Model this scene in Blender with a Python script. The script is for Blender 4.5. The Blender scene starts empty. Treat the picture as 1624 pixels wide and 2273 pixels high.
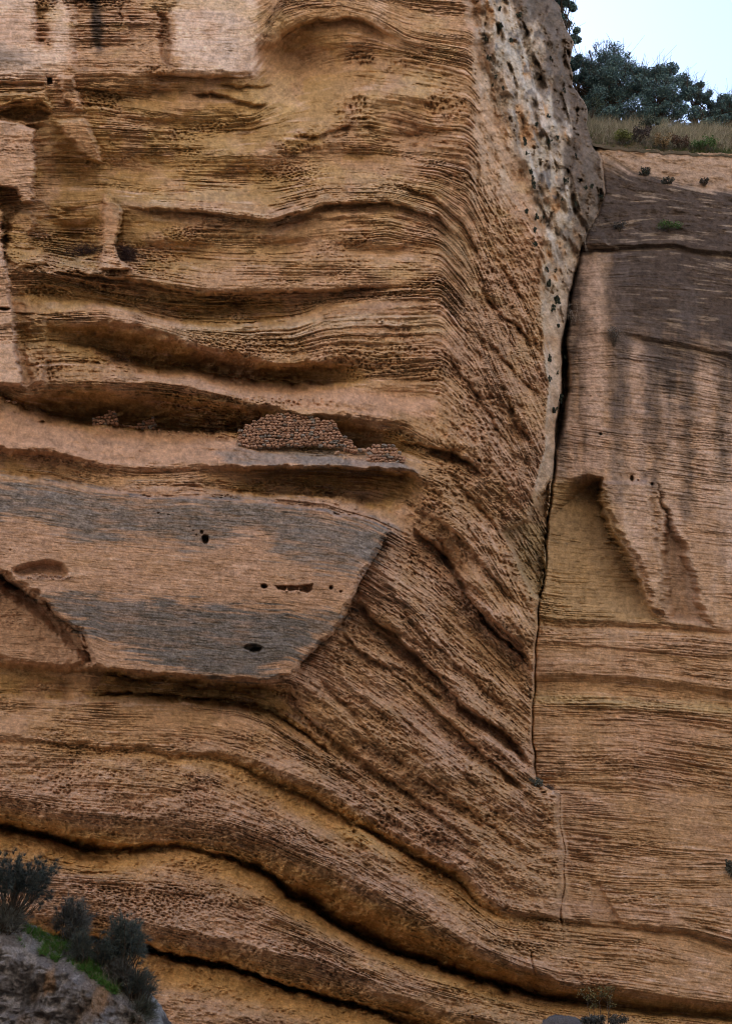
import bpy, math, random
import numpy as np

# ------------------------------------------------------------------ camera, sky, sun
C = bpy.context.scene.collection
SC = bpy.context.scene
PITCH = math.radians(22.0)
FOC = 2885.0                       # focal length in picture units (picture is 1624 x 2273 units)
CAM = np.array([0.0, 0.0, 1.7])
camd = bpy.data.cameras.new('camera')
camd.sensor_fit = 'VERTICAL'
camd.angle = 2 * math.atan(1136.5 / FOC)
camd.clip_end = 2000
cam = bpy.data.objects.new('camera', camd)
cam.location = CAM
cam.rotation_euler = (math.pi / 2 + PITCH, 0, 0)
C.objects.link(cam)
SC.camera = cam

SUN_EL, SUN_AZ = math.radians(35), math.radians(320)   # behind the cliff: the whole face is in open shade
w = bpy.data.worlds.new("World")
SC.world = w
w.use_nodes = True
nt = w.node_tree
nt.nodes.clear()
sky = nt.nodes.new('ShaderNodeTexSky')
sky.sky_type = 'NISHITA'
sky.sun_disc = False
sky.sun_elevation = SUN_EL
sky.sun_rotation = SUN_AZ
sky.air_density = 1.0
sky.dust_density = 1.5
bg = nt.nodes.new('ShaderNodeBackground')
bg.inputs['Strength'].default_value = 0.135
wo = nt.nodes.new('ShaderNodeOutputWorld')
nt.links.new(sky.outputs[0], bg.inputs[0])
nt.links.new(bg.outputs[0], wo.inputs[0])

sd = bpy.data.lights.new('sun', 'SUN')
sd.energy = 5.0
sd.angle = math.radians(0.5)
sd.color = (1.0, 0.93, 0.84)
so = bpy.data.objects.new('sun', sd)
so.rotation_euler = (math.pi / 2 - SUN_EL, 0, math.pi - SUN_AZ)
C.objects.link(so)

SC.view_settings.view_transform = 'Standard'
SC.view_settings.look = 'None'
SC.view_settings.gamma = 1
SC.cycles.pixel_filter_type = 'BLACKMAN_HARRIS'
SC.cycles.filter_width = 1.05
SC.cycles.use_denoising = True
SC.cycles.denoising_prefilter = 'ACCURATE'
SC.view_settings.exposure = 1.8

# ------------------------------------------------------------------ helpers
def ray(px, py):
    x = (np.asarray(px, float) - 812.0) / FOC
    y = -(np.asarray(py, float) - 1136.5) / FOC
    cp, sp = math.cos(PITCH), math.sin(PITCH)
    return x, cp - y * sp, sp + y * cp

def at(px, py, Y):
    dx, dy, dz = ray(px, py)
    t = np.asarray(Y, float) / dy
    return np.stack([CAM[0] + dx * t, CAM[1] + np.asarray(Y, float) + 0 * t, CAM[2] + dz * t], -1)

def vnoise(x, y, seed):
    """smooth value noise, -1..1"""
    tab = np.random.RandomState(seed).rand(256, 256).astype(np.float32) * 2 - 1
    xi = np.floor(x); yi = np.floor(y)
    fx = (x - xi).astype(np.float32); fy = (y - yi).astype(np.float32)
    fx = fx * fx * fx * (fx * (fx * 6 - 15) + 10)
    fy = fy * fy * fy * (fy * (fy * 6 - 15) + 10)
    x0 = xi.astype(np.int64) & 255; y0 = yi.astype(np.int64) & 255
    x1 = (x0 + 1) & 255; y1 = (y0 + 1) & 255
    a = tab[y0, x0]; b = tab[y0, x1]; c = tab[y1, x0]; d = tab[y1, x1]
    u = a + (b - a) * fx
    v = c + (d - c) * fx
    return u + (v - u) * fy

def fbm(x, y, seed, octaves=4, gain=0.5):
    s = 0; a = 1.0; t = 0
    for o in range(octaves):
        s = s + a * vnoise(x + 17.3 * o, y + 9.1 * o, seed + o)
        t += a; a *= gain; x = x * 2.03; y = y * 2.03
    return s / t * 1.5

def worley(x, y, seed):
    r = np.random.RandomState(seed)
    tx = r.rand(256, 256).astype(np.float32); ty = r.rand(256, 256).astype(np.float32)
    tr = r.rand(256, 256).astype(np.float32)
    xi = np.floor(x).astype(np.int64); yi = np.floor(y).astype(np.int64)
    best = np.full(x.shape, 9.0, np.float32); bid = np.zeros(x.shape, np.float32)
    for j in (-1, 0, 1):
        for i in (-1, 0, 1):
            cx = (xi + i); cy = (yi + j)
            h = (cy & 255, cx & 255)
            d = (cx + tx[h] - x) ** 2 + (cy + ty[h] - y) ** 2
            m = d < best
            best = np.where(m, d, best).astype(np.float32); bid = np.where(m, tr[h], bid)
    return np.sqrt(best), bid

def sstep(a, b, x):
    t = np.clip((x - a) / (b - a), 0, 1)
    return t * t * (3 - 2 * t)

def lerp(a, b, t):
    return a + (b - a) * t

def blur(a, n, axis):
    if n < 1: return a
    k = 2 * n + 1
    p = [(0, 0), (0, 0)]; p[axis] = (n + 1, n)
    c = np.cumsum(np.pad(a.astype(np.float64), p, mode='edge'), axis=axis)
    if axis == 0: return ((c[k:] - c[:-k]) / k).astype(np.float32)
    return ((c[:, k:] - c[:, :-k]) / k).astype(np.float32)

def node_mat(name, build):
    m = bpy.data.materials.new(name)
    m.use_nodes = True
    t = m.node_tree
    t.nodes.clear()
    o = t.nodes.new('ShaderNodeOutputMaterial')
    p = t.nodes.new('ShaderNodeBsdfPrincipled')
    p.inputs['Roughness'].default_value = 0.95
    p.inputs['Specular IOR Level'].default_value = 0.12
    t.links.new(p.outputs[0], o.inputs[0])
    build(t, p)
    return m

def N(t, kind, **kw):
    n = t.nodes.new(kind)
    for k, v in kw.items():
        if k in n.inputs: n.inputs[k].default_value = v
        else: setattr(n, k, v)
    return n

def mottled(name, cols, scale=6.0, rough=0.95, bump=0.0, attr=None, amount=0.25, coord='Object'):
    """colour ramp over noise; or an attribute colour broken up by noise"""
    def build(t, p):
        tc = t.nodes.new('ShaderNodeTexCoord')
        n = N(t, 'ShaderNodeTexNoise', Scale=scale, Detail=6.0, Roughness=0.65)
        t.links.new(tc.outputs[coord], n.inputs['Vector'])
        p.inputs['Roughness'].default_value = rough
        if attr:
            a = t.nodes.new('ShaderNodeAttribute'); a.attribute_name = attr
            mr = N(t, 'ShaderNodeMapRange')
            mr.inputs[1].default_value = 0.3; mr.inputs[2].default_value = 0.7
            mr.inputs[3].default_value = 1 - amount; mr.inputs[4].default_value = 1 + amount
            t.links.new(n.outputs[0], mr.inputs[0])
            mx = t.nodes.new('ShaderNodeVectorMath'); mx.operation = 'SCALE'
            t.links.new(a.outputs['Color'], mx.inputs[0]); t.links.new(mr.outputs[0], mx.inputs['Scale'])
            t.links.new(mx.outputs[0], p.inputs['Base Color'])
        else:
            r = t.nodes.new('ShaderNodeValToRGB')
            el = r.color_ramp.elements
            while len(el) < len(cols): el.new(0.5)
            for i, c in enumerate(cols):
                el[i].position = 0.3 + 0.4 * i / max(1, len(cols) - 1)
                el[i].color = (*c, 1)
            t.links.new(n.outputs[0], r.inputs[0]); t.links.new(r.outputs[0], p.inputs['Base Color'])
        if bump:
            b = N(t, 'ShaderNodeBump', Strength=0.8, Distance=bump)
            n2 = N(t, 'ShaderNodeTexNoise', Scale=scale * 3, Detail=8.0, Roughness=0.7)
            t.links.new(tc.outputs[coord], n2.inputs['Vector'])
            t.links.new(n2.outputs[0], b.inputs['Height']); t.links.new(b.outputs[0], p.inputs['Normal'])
    return node_mat(name, build)

def np_mesh(name, V, F, mat=None, col=None, smooth=True):
    """V (n,3); F list of (m,k) int arrays"""
    me = bpy.data.meshes.new(name)
    if not isinstance(F, (list, tuple)): F = [F]
    F = [f for f in F if len(f)]
    idx = np.concatenate([f.ravel() for f in F]).astype(np.int32)
    tot = np.concatenate([np.full(len(f), f.shape[1]) for f in F]).astype(np.int32)
    st = np.concatenate([[0], np.cumsum(tot)[:-1]]).astype(np.int32)
    me.vertices.add(len(V)); me.vertices.foreach_set('co', np.ascontiguousarray(V, np.float32).ravel())
    me.loops.add(len(idx)); me.loops.foreach_set('vertex_index', idx)
    me.polygons.add(len(tot)); me.polygons.foreach_set('loop_start', st); me.polygons.foreach_set('loop_total', tot)
    me.polygons.foreach_set('use_smooth', np.full(len(tot), smooth, bool))
    me.update(calc_edges=True)
    if col is not None:
        a = me.color_attributes.new('tone', 'FLOAT_COLOR', 'POINT')
        cc = np.ones((len(V), 4), np.float32); cc[:, :3] = col
        a.data.foreach_set('color', cc.ravel())
    if mat: me.materials.append(mat)
    return me

def obj(name, me, parent=None, loc=None):
    o = bpy.data.objects.new(name, me)
    C.objects.link(o)
    if loc is not None: o.location = loc
    if parent: o.parent = parent
    return o

def tag(o, label, cat=None, group=None, kind=None):
    o['label'] = label
    if cat: o['category'] = cat
    if group: o['group'] = group
    if kind: o['kind'] = kind
    return o

# ------------------------------------------------------------------ the cliff: picture-plane chart of a real relief
def axis_pts(lo, a, b, hi, fine, coarse):
    return np.concatenate([np.arange(lo, a, coarse), np.arange(a, b, fine), np.arange(b, hi + 1, coarse)])
GX = axis_pts(-280, -24, 1650, 1920, 1.8, 9.0)
GY = np.concatenate([np.arange(-1780, -290, 45.0), axis_pts(-280, -24, 2300, 2460, 1.3, 9.0)])
X, Yp = np.meshgrid(GX.astype(np.float32), GY.astype(np.float32))
H, W_ = X.shape
def curve(pts, x):
    p = np.array(pts, float)
    return np.interp(x, p[:, 0], p[:, 1])
def ycurve(pts, y):
    """x as function of y"""
    p = np.array(pts, float)
    return np.interp(y, p[:, 1], p[:, 0])

XF = [(1215,-280),(1235,0),(1268,90),(1280,190),(1300,250),(1325,320),(1343,380),(1343,430),(1310,500),(1285,560),(1265,650),(1250,760),(1245,870),(1235,960),
      (1222,1080),(1213,1180),(1205,1280),(1191,1360),(1185,1480),(1178,1560),(1184,1700),(1192,1735),(1240,1765),(1240,1830),(1250,1900),(1243,2045),(1240,2460)]
CC = [(1020,-280),(1035,0),(1060,230),(1040,430),(1025,560),(1000,700),(990,850),(960,960),(930,1050),(865,1175),(800,1285),(760,1380),(660,1500),(660,1620),(720,1750),(800,2050),(900,2460)]
LL = [(1040,-280),(1042,0),(1052,80),(1090,200),(1130,330),(1178,430),(1200,560),(1195,700),(1213,850),(1209,1000),(1165,1145),(1110,1178),(1080,1240),(1020,1400),(960,1560),(980,1700),(1080,2050),(1100,2460)]
ys = GY.astype(np.float64)
xf = ycurve(XF, ys); xc = ycurve(CC, ys); xl = ycurve(LL, ys)
dl = np.interp(ys, [0, 400, 800, 1150, 1300, 1700, 2050, 2400], [1.5, 2.2, 2.9, 3.0, 1.6, 1.0, .8, .5])
df = np.interp(ys, [0, 300, 450, 600, 900, 1150, 1700, 2050, 2300], [7.0, 6.6, 5.7, 5.1, 4.6, 3.8, 2.8, 2.0, 1.7])
wob = 14 * fbm(X * 0 + Yp / 60, Yp / 60 + X / 90, 11, 4)
wob_f = (3.0 + 6 * sstep(480, 380, Yp)) * fbm(X / 70, Yp / 48 + 3, 12, 2)
Xw = X + wob
u1 = (Xw - xc[:, None]) / np.maximum(xl - xc, 5)[:, None]
u2 = (X + wob_f - xl[:, None]) / np.maximum(xf - xl, 5)[:, None]
u1c = np.clip(u1, 0, 1); u2c = np.clip(u2, 0, 1.3)
pw = np.interp(ys, [0, 450, 700, 2400], [1.7, 1.5, 1.0, 1.0])[:, None]
BL = u1c * dl[:, None] + np.power(u2c, pw) * (df - dl)[:, None]
BL = blur(BL, 5, 1)

# strata of the left-hand mass: every bed line as (x, y, recess in metres), top to bottom
L = [
 [(0,-280,0)],
 [(0,-60,0),(600,-60,0),(1040,-60,0),(1400,100,0)],
 [(0,140,0),(160,145,-.05),(345,145,-.05),(385,152,-.06),(560,160,-.06),(590,120,.05),(625,46,.2),(680,30,.25),(760,22,.2),(830,40,.2),(900,84,.15),(1040,110,0),(1200,300,0),(1400,520,0)],
 [(0,172,.2),(160,178,.35),(345,175,.5),(385,170,.4),(560,174,.4),(600,140,.4),(625,88,.4),(680,50,.45),(760,50,.4),(830,64,.4),(900,98,.45),(1040,125,.1),(1200,330,0),(1400,545,0)],
 [(0,200,.45),(160,205,.8),(300,225,1.0),(400,240,1.0),(560,235,1.0),(640,180,1.0),(720,140,.95),(800,120,.7),(900,125,.5),(1040,150,.05),(1200,360,0),(1400,570,0)],
 [(0,330,1.3),(150,330,1.5),(300,330,1.3),(450,330,1.45),(560,320,1.15),(700,330,.95),(820,330,.9),(930,335,.4),(1040,340,.0),(1150,500,0),(1260,700,0)],
 [(0,420,1.6),(230,415,1.9),(330,425,1.3),(400,425,1.1),(600,435,.95),(720,412,.55),(860,410,.3),(970,430,.15),(1040,480,.0),(1100,620,0),(1200,840,0),(1260,940,0)],
 [(0,470,1.8),(228,450,2.0),(275,455,.6),(450,467,.15),(600,484,.0),(720,447,-.1),(860,440,-.1),(970,473,-.12),(1030,533,0),(1100,680,0),(1200,890,0),(1260,1000,0)],
 [(0,500,1.9),(230,500,2.2),(275,500,1.2),(400,500,.6),(600,505,.4),(720,470,.2),(860,456,.1),(970,490,.1),(1030,550,.12),(1100,700,.1),(1200,910,.1),(1260,1020,.1)],
 [(0,540,1.6),(150,562,1.9),(230,568,1.6),(290,578,1.1),(400,585,.75),(500,595,.5),(800,590,.15),(980,590,.05),(1060,690,0),(1120,830,0),(1200,990,0),(1260,1090,0)],
 [(0,590,.2),(100,596,.1),(200,610,.1),(300,612,.15),(450,640,.3),(700,636,.3),(980,630,0),(1060,725,0),(1120,860,0),(1200,1020,0),(1260,1120,0)],
 [(0,615,.3),(100,612,.5),(200,638,.8),(300,655,.65),(450,672,.8),(700,660,.55),(980,645,.05),(1060,742,.05),(1120,875,.05),(1200,1035,0),(1260,1135,0)],
 [(0,660,.5),(110,655,1.0),(230,672,1.0),(300,688,.95),(400,712,1.0),(550,719,1.0),(650,706,.7),(725,676,.45),(850,665,.2),(980,660,.02),(1060,760,0),(1120,890,0),(1200,1050,0),(1260,1150,0)],
 [(0,690,.5),(100,695,.4),(230,684,.15),(310,702,.05),(400,728,.15),(550,732,.15),(650,722,.15),(725,695,.1),(850,685,.0),(980,680,-.05),(1060,780,0),(1120,905,0),(1200,1065,0),(1260,1165,0)],
 [(0,715,.35),(100,712,.45),(200,716,.35),(240,712,-.05),(300,720,-.1),(380,738,.0),(440,762,.15),(550,793,.15),(650,805,.15),(760,785,.1),(850,795,.05),(980,790,0),(1040,850,0),(1120,980,0),(1200,1110,0),(1260,1200,0)],
 [(0,740,.5),(100,738,.8),(200,745,1.2),(300,765,1.5),(430,795,1.6),(550,818,1.7),(650,826,1.6),(740,818,1.1),(830,830,.4),(980,815,.05),(1040,875,0),(1120,1000,0),(1200,1130,0),(1260,1220,0)],
 [(0,762,.5),(100,755,.8),(190,768,1.4),(310,809,2.1),(425,820,2.3),(545,836,2.3),(650,847,2.1),(740,846,1.4),(830,850,.45),(980,845,.05),(1040,900,0),(1120,1020,0),(1200,1150,0),(1260,1240,0)],
 [(0,775,.4),(100,772,.6),(190,778,1.0),(310,816,1.5),(425,828,1.6),(545,842,1.6),(650,852,1.4),(740,854,1.0),(830,860,.35),(980,860,0),(1040,915,0),(1120,1035,0),(1200,1165,0),(1260,1255,0)],
 [(0,850,.0),(60,858,.05),(110,848,.15),(210,845,.0),(340,850,-.05),(450,865,-.05),(575,890,.0),(650,912,.0),(810,926,.0),(900,945,0),(980,990,.0),(1060,1045,0),(1150,1130,0),(1200,1200,0),(1260,1300,0)],
 [(0,862,.5),(50,885,.9),(110,890,1.2),(200,895,1.4),(350,900,1.5),(525,920,1.5),(650,940,1.5),(800,955,1.2),(880,970,.7),(940,1000,.35),(1000,1020,.1),(1060,1060,0),(1150,1150,0),(1260,1320,0)],
 [(0,870,.8),(50,898,1.3),(110,922,2.0),(200,938,2.4),(350,948,2.5),(525,960,2.5),(650,982,2.4),(800,987,1.8),(880,1000,1.0),(940,1020,.45),(1000,1035,.15),(1060,1070,0),(1150,1165,0),(1260,1340,0)],
 [(0,876,.5),(50,904,.9),(110,930,1.5),(200,945,1.2),(350,955,1.6),(525,967,1.0),(650,989,.7),(800,996,.6),(880,1010,.4),(940,1034,.3),(1000,1045,.05),(1060,1080,0),(1150,1180,0),(1260,1360,0)],
 [(0,940,-.1),(200,985,.4),(350,990,.5),(525,995,.4),(650,1008,.3),(800,1018,.2),(880,1028,.1),(935,1045,.1),(1000,1060,0),(1060,1100,0),(1150,1200,0),(1260,1380,0)],
 [(0,990,-.4),(125,1003,-.4),(240,1030,-.2),(380,1038,-.2),(500,1026,-.2),(600,1034,-.4),(810,1042,-.5),(917,1047,-.5),(937,1058,-.05),(1000,1090,0),(1060,1140,0),(1150,1250,0),(1260,1420,0)],
 [(0,1000,.5),(125,1014,.5),(220,1042,.25),(300,1055,.0),(430,1052,.05),(500,1040,.4),(600,1046,1.2),(810,1053,1.5),(900,1058,1.3),(937,1080,.3),(1000,1110,0),(1060,1170,0),(1190,1380,0)],
 [(0,1040,.6),(120,1057,.6),(220,1078,.3),(300,1078,-.1),(430,1072,-.05),(540,1090,.7),(725,1103,1.3),(812,1112,1.2),(905,1125,.6),(945,1160,.2),(1000,1190,.05),(1060,1240,0),(1190,1430,0)],
 [(0,1050,-.1),(120,1068,-.1),(220,1088,-.25),(300,1092,-.25),(430,1090,-.25),(545,1100,-.2),(725,1116,-.2),(825,1148,-.25),(868,1170,-.3),(900,1190,.0),(960,1210,0),(1060,1290,0),(1190,1470,0)],
 [(0,1250,-.3),(500,1290,-.3),(790,1318,-.3),(900,1385,0),(1000,1500,0),(1190,1660,0)],
 [(-280,1440,-.2),(205,1468,-.4),(240,1488,-.4),(330,1493,-.4),(440,1500,-.35),(580,1512,-.3),(640,1505,-.15),(720,1545,0),(850,1640,0),(1000,1740,0),(1190,1850,0)],
 [(-280,1470,.1),(205,1490,.8),(330,1512,1.3),(440,1518,1.3),(580,1530,1.1),(640,1532,.3),(720,1570,.2),(850,1665,.12),(1000,1765,.1),(1190,1875,0)],
 [(-280,1530,.1),(205,1540,1.0),(400,1546,1.5),(530,1556,1.5),(600,1578,1.1),(700,1638,.4),(850,1730,.25),(1000,1810,.1),(1190,1910,0)],
 [(-280,1545,.0),(205,1556,.25),(400,1560,.3),(530,1572,.3),(600,1598,.2),(700,1658,.1),(850,1748,.05),(1000,1830,0),(1190,1930,0)],
 [(-280,1600,0),(0,1630,.1),(220,1652,.15),(350,1658,.1),(450,1666,.05),(525,1678,0),(600,1702,-.1),(700,1743,-.15),(800,1788,-.2),(912,1868,-.2),(1012,1923,-.2),(1062,1968,-.15),(1112,2012,-.1),(1242,2035,-.1),(1500,2050,0)],
 [(-280,1605,.1),(0,1640,.3),(220,1663,.5),(350,1671,.5),(450,1683,.5),(525,1704,.7),(600,1738,.9),(700,1780,1.1),(800,1832,1.2),(912,1906,1.2),(1012,1956,1.1),(1062,2003,.8),(1112,2035,.6),(1242,2050,.4),(1500,2066,.3)],
 [(-280,1612,.05),(0,1650,.2),(220,1668,.35),(350,1677,.35),(450,1689,.35),(525,1711,.5),(600,1745,.65),(700,1788,.8),(800,1840,.85),(912,1913,.85),(1012,1962,.8),(1062,2009,.6),(1112,2042,.4),(1242,2056,.25),(1500,2072,.2)],
 [(-280,1690,.0),(0,1705,.1),(220,1705,.1),(350,1712,.05),(450,1735,.05),(525,1765,.05),(600,1800,.0),(700,1855,.0),(800,1905,.0),(912,1965,.0),(1012,2025,.05),(1112,2085,.1),(1242,2105,.1),(1500,2120,0)],
 [(-280,1750,-.1),(0,1770,-.2),(150,1795,-.25),(350,1805,-.35),(500,1825,-.4),(600,1855,-.4),(700,1905,-.4),(800,1947,-.4),(912,2010,-.35),(987,2055,-.3),(1062,2105,-.25),(1162,2150,-.2),(1242,2178,-.15),(1500,2200,-.1)],
 [(-280,1797,.5),(0,1818,.6),(150,1853,.7),(300,1874,.5),(375,1872,.4),(450,1882,.4),(505,1890,.5),(585,1922,.7),(645,1962,.9),(700,1988,1.2),(780,2040,1.5),(912,2102,1.6),(1012,2148,1.6),(1112,2182,1.5),(1212,2204,1.3),(1500,2230,1.0)],
 [(-280,1810,1.2),(0,1836,2.0),(150,1874,2.5),(200,1888,2.5),(300,1888,1.5),(375,1882,1.1),(450,1893,1.1),(505,1902,1.3),(585,1938,1.8),(620,1965,2.2),(645,1992,2.5),(700,2018,2.8),(780,2073,3.0),(812,2090,3.0),(912,2125,3.0),(1012,2165,2.9),(1112,2195,2.8),(1212,2216,2.5),(1500,2246,2.0)],
 [(-280,1815,.6),(0,1843,1.2),(150,1882,1.5),(200,1896,1.5),(300,1896,.9),(375,1890,.7),(450,1902,.7),(505,1911,.8),(585,1948,1.0),(620,1976,1.2),(645,2002,1.2),(700,2028,1.3),(780,2082,1.4),(812,2099,1.4),(912,2134,1.4),(1012,2173,1.4),(1112,2203,1.4),(1212,2224,1.3),(1500,2253,1.1)],
 [(-280,1930,.0),(0,1935,.0),(200,1955,.0),(350,1960,.0),(500,1985,.0),(600,2030,.0),(700,2075,.1),(800,2120,.2),(900,2160,.3),(1012,2195,.4),(1112,2225,.5),(1212,2245,.6),(1500,2275,.5)],
 [(-280,2010,-.3),(200,2025,-.3),(320,2046,-.35),(400,2066,-.4),(500,2090,-.4),(600,2112,-.4),(700,2135,-.35),(800,2175,-.2),(900,2215,-.05),(1000,2250,0),(1500,2330,0)],
 [(-280,2062,.6),(200,2078,.6),(320,2097,.7),(400,2117,.7),(500,2142,.7),(580,2166,.7),(700,2201,.7),(810,2228,.6),(900,2262,1.0),(1000,2300,.8),(1500,2380,.5)],
 [(-280,2070,2.2),(200,2086,2.2),(320,2106,2.4),(400,2126,2.4),(500,2151,2.4),(580,2174,2.4),(700,2211,2.3),(810,2237,2.0),(900,2274,1.6),(1000,2310,1.2),(1500,2390,.8)],
 [(-280,2078,.9),(200,2096,.9),(320,2115,1.0),(400,2135,1.0),(500,2160,1.0),(580,2183,1.0),(700,2220,1.0),(810,2246,1.0),(900,2284,.8),(1000,2320,.6),(1500,2400,.4)],
 [(-280,2200,-.1),(320,2225,-.1),(500,2250,-.1),(700,2300,0),(1500,2480,0)],
 [(-280,2480,-.4),(1500,2700,-.4)],
]
Rr = [
 [(1200,-280,2.6)],
 [(1200,300,1.9),(1330,322,1.8),(1400,328,1.7),(1624,338,1.6),(1900,345,1.6)],
 [(1200,335,1.7),(1340,345,1.6),(1400,382,1.45),(1460,398,1.4),(1560,415,1.4),(1624,425,1.4),(1900,445,1.4)],
 [(1200,345,1.3),(1340,352,1.2),(1400,392,1.1),(1460,408,1.05),(1560,425,1.0),(1624,436,1.0),(1900,455,1.0)],
 [(1200,480,.7),(1300,490,.6),(1450,470,.6),(1624,480,.6),(1900,500,.6)],
 [(1200,535,.3),(1300,546,.25),(1400,545,.15),(1500,540,.15),(1624,560,.15),(1900,590,.2)],
 [(1200,553,.9),(1300,560,.8),(1400,553,.55),(1500,551,.5),(1624,575,.5),(1900,605,.5)],
 [(1200,572,.3),(1300,572,.3),(1400,563,.25),(1500,560,.25),(1624,588,.25),(1900,618,.2)],
 [(1200,650,.2),(1400,640,.1),(1624,660,.1),(1900,680,.1)],
 [(1200,750,.1),(1380,735,.05),(1500,755,-.05),(1624,785,-.05),(1900,820,0)],
 [(1200,758,.1),(1380,742,.1),(1420,752,.3),(1500,764,.2),(1624,796,.2),(1900,830,.1)],
 [(1200,800,.1),(1380,790,.1),(1624,835,.1),(1900,860,.1)],
 [(1200,960,.0),(1400,985,0),(1624,1010,0),(1900,1030,0)],
 [(1150,1360,0),(1250,1375,.02),(1460,1385,.0),(1590,1395,.0),(1900,1410,0)],
 [(1150,1372,.15),(1232,1385,.3),(1460,1395,.35),(1590,1404,.3),(1660,1408,.1),(1900,1420,.1)],
 [(1150,1405,.0),(1232,1410,0),(1460,1415,-.05),(1624,1425,-.05),(1900,1430,0)],
 [(1150,1424,-.05),(1250,1428,-.08),(1460,1445,-.05),(1624,1452,-.05),(1900,1460,0)],
 [(1150,1429,.05),(1250,1433,.1),(1460,1450,.1),(1624,1457,.08),(1900,1465,0)],
 [(1150,1496,-.05),(1250,1492,-.05),(1400,1500,-.05),(1500,1512,-.05),(1624,1530,-.05),(1900,1560,0)],
 [(1150,1515,.4),(1250,1512,.35),(1400,1518,.35),(1500,1530,.3),(1624,1552,.45),(1900,1585,.3)],
 [(1150,1535,.35),(1250,1532,.35),(1400,1538,.35),(1500,1548,.4),(1624,1566,.5),(1900,1600,.3)],
 [(1150,1560,.05),(1250,1562,.05),(1400,1566,.05),(1624,1590,.05),(1900,1620,0)],
 [(1150,1720,.0),(1250,1722,-.05),(1400,1730,-.05),(1624,1760,0),(1900,1780,0)],
 [(1150,1735,.15),(1250,1738,.1),(1400,1745,.1),(1624,1775,.1),(1900,1795,0)],
 [(1150,1755,-.05),(1250,1757,-.1),(1400,1770,-.05),(1624,1800,0),(1900,1820,0)],
 [(1150,1960,-.05),(1250,1950,-.05),(1310,1955,.0),(1624,1970,.1),(1900,1980,.1)],
 [(1150,2020,-.1),(1242,2034,-.1),(1412,2050,-.1),(1520,2060,-.12),(1612,2085,-.1),(1900,2150,0)],
 [(1150,2040,.5),(1242,2050,.45),(1412,2064,.45),(1520,2075,.5),(1612,2102,.55),(1900,2170,.4)],
 [(1150,2048,.3),(1242,2057,.28),(1412,2071,.28),(1520,2083,.3),(1612,2112,.35),(1900,2180,.3)],
 [(1150,2092,.05),(1242,2102,.05),(1412,2110,.05),(1624,2150,.05),(1900,2215,0)],
 [(1150,2148,-.2),(1242,2178,-.15),(1400,2192,-.15),(1500,2212,-.1),(1624,2226,-.1),(1900,2260,0)],
 [(1150,2185,1.6),(1212,2200,1.5),(1312,2214,1.3),(1462,2232,1.1),(1624,2246,1.0),(1900,2280,.8)],
 [(1150,2204,2.6),(1212,2216,2.5),(1312,2230,2.2),(1462,2246,1.9),(1624,2260,1.6),(1900,2290,1.2)],
 [(1150,2212,1.3),(1212,2224,1.3),(1312,2238,1.1),(1462,2254,.8),(1624,2268,.8),(1900,2300,.5)],
 [(1150,2240,.6),(1212,2250,.6),(1312,2268,.3),(1462,2290,.2),(1624,2310,.1),(1900,2350,0)],
 [(1150,2480,-.5),(1900,2520,-.5)],
]
def loft(curves, yq, yS):
    K = len(curves)
    Yk = np.zeros((K, W_)); Dk = np.zeros((K, W_))
    for i, c in enumerate(curves):
        p = np.array(c, float)
        Yk[i] = np.interp(GX, p[:, 0], p[:, 1]); Dk[i] = np.interp(GX, p[:, 0], p[:, 2])
    for i in range(1, K): Yk[i] = np.maximum(Yk[i], Yk[i - 1] + 1.0)
    S = np.array([float(np.interp(560 if curves is L else 1430, np.array(c)[:, 0], np.array(c)[:, 1])) for c in curves])
    for i in range(1, K): S[i] = max(S[i], S[i - 1] + 3)
    D = np.empty((H, W_), np.float32); s = np.empty((H, W_), np.float32)
    for j in range(W_):
        D[:, j] = np.interp(yq[:, j], Yk[:, j], Dk[:, j])
        s[:, j] = np.interp(yS[:, j], Yk[:, j], S)
    return D, s
yq = Yp + 7 * fbm(X / 130, Yp / 70, 21, 3) + 4.0 * fbm(X / 26, Yp / 16, 22, 3)
_, wb = worley(X / 17 + .4 * fbm(X / 20, Yp / 20, 25, 2), Yp / 9, 26)
yq = yq + 3.5 * (wb - .5)
yS = Yp + 3 * fbm(X / 240, Yp / 120, 27, 2) + .8 * fbm(X / 60, Yp / 30, 28, 2)
DL, SL = loft(L, yq, yS)
DR, SR = loft(Rr, Yp + 3 * fbm(X / 90, Yp / 50, 23, 3) + 2.0 * fbm(X / 26, Yp / 16, 24, 3), yS)
DL = (DL + .8 * np.maximum(DL - .6, 0) * sstep(560, 680, Yp)) * lerp(1.0, 1.15, sstep(420, 600, Yp)); DR = DR + .3 * np.maximum(DR - .8, 0) * (Yp > 700)
DL = blur(DL, 1, 0); DR = blur(DR, 1, 0)
fade = 1 - sstep(.2, .9, u2c) * (Yp < 1000)          # the pale fault face has no beds
DL = DL * fade
SL = blur(SL, 6, 1); SR = blur(SR, 6, 1)

j0 = int(np.searchsorted(GX, 1243)); i0 = int(np.searchsorted(GY, 1960))
srt, slt = SR[i0:, j0].astype(float), SL[i0:, j0].astype(float)
srt = np.maximum.accumulate(srt + np.arange(len(srt)) * 1e-4)
SR = np.where(SR > srt[0], np.interp(SR, srt, slt), SR - srt[0] + slt[0]).astype(np.float32)
# right wall base
BR = np.interp(ys, [-280, 500, 1000, 1300, 1900, 2050, 2270], [4.9, 4.9, 4.8, 4.2, 3.6, 2.9, 2.2])[:, None] + 0 * X
BR = BR + 0.5 * sstep(1330, 1230, X) * (sstep(300, 700, Yp) * sstep(1300, 900, Yp)) - .35 * np.exp(-((X - 1420) / 120) ** 2) * sstep(500, 700, Yp) * sstep(1100, 900, Yp)

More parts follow.
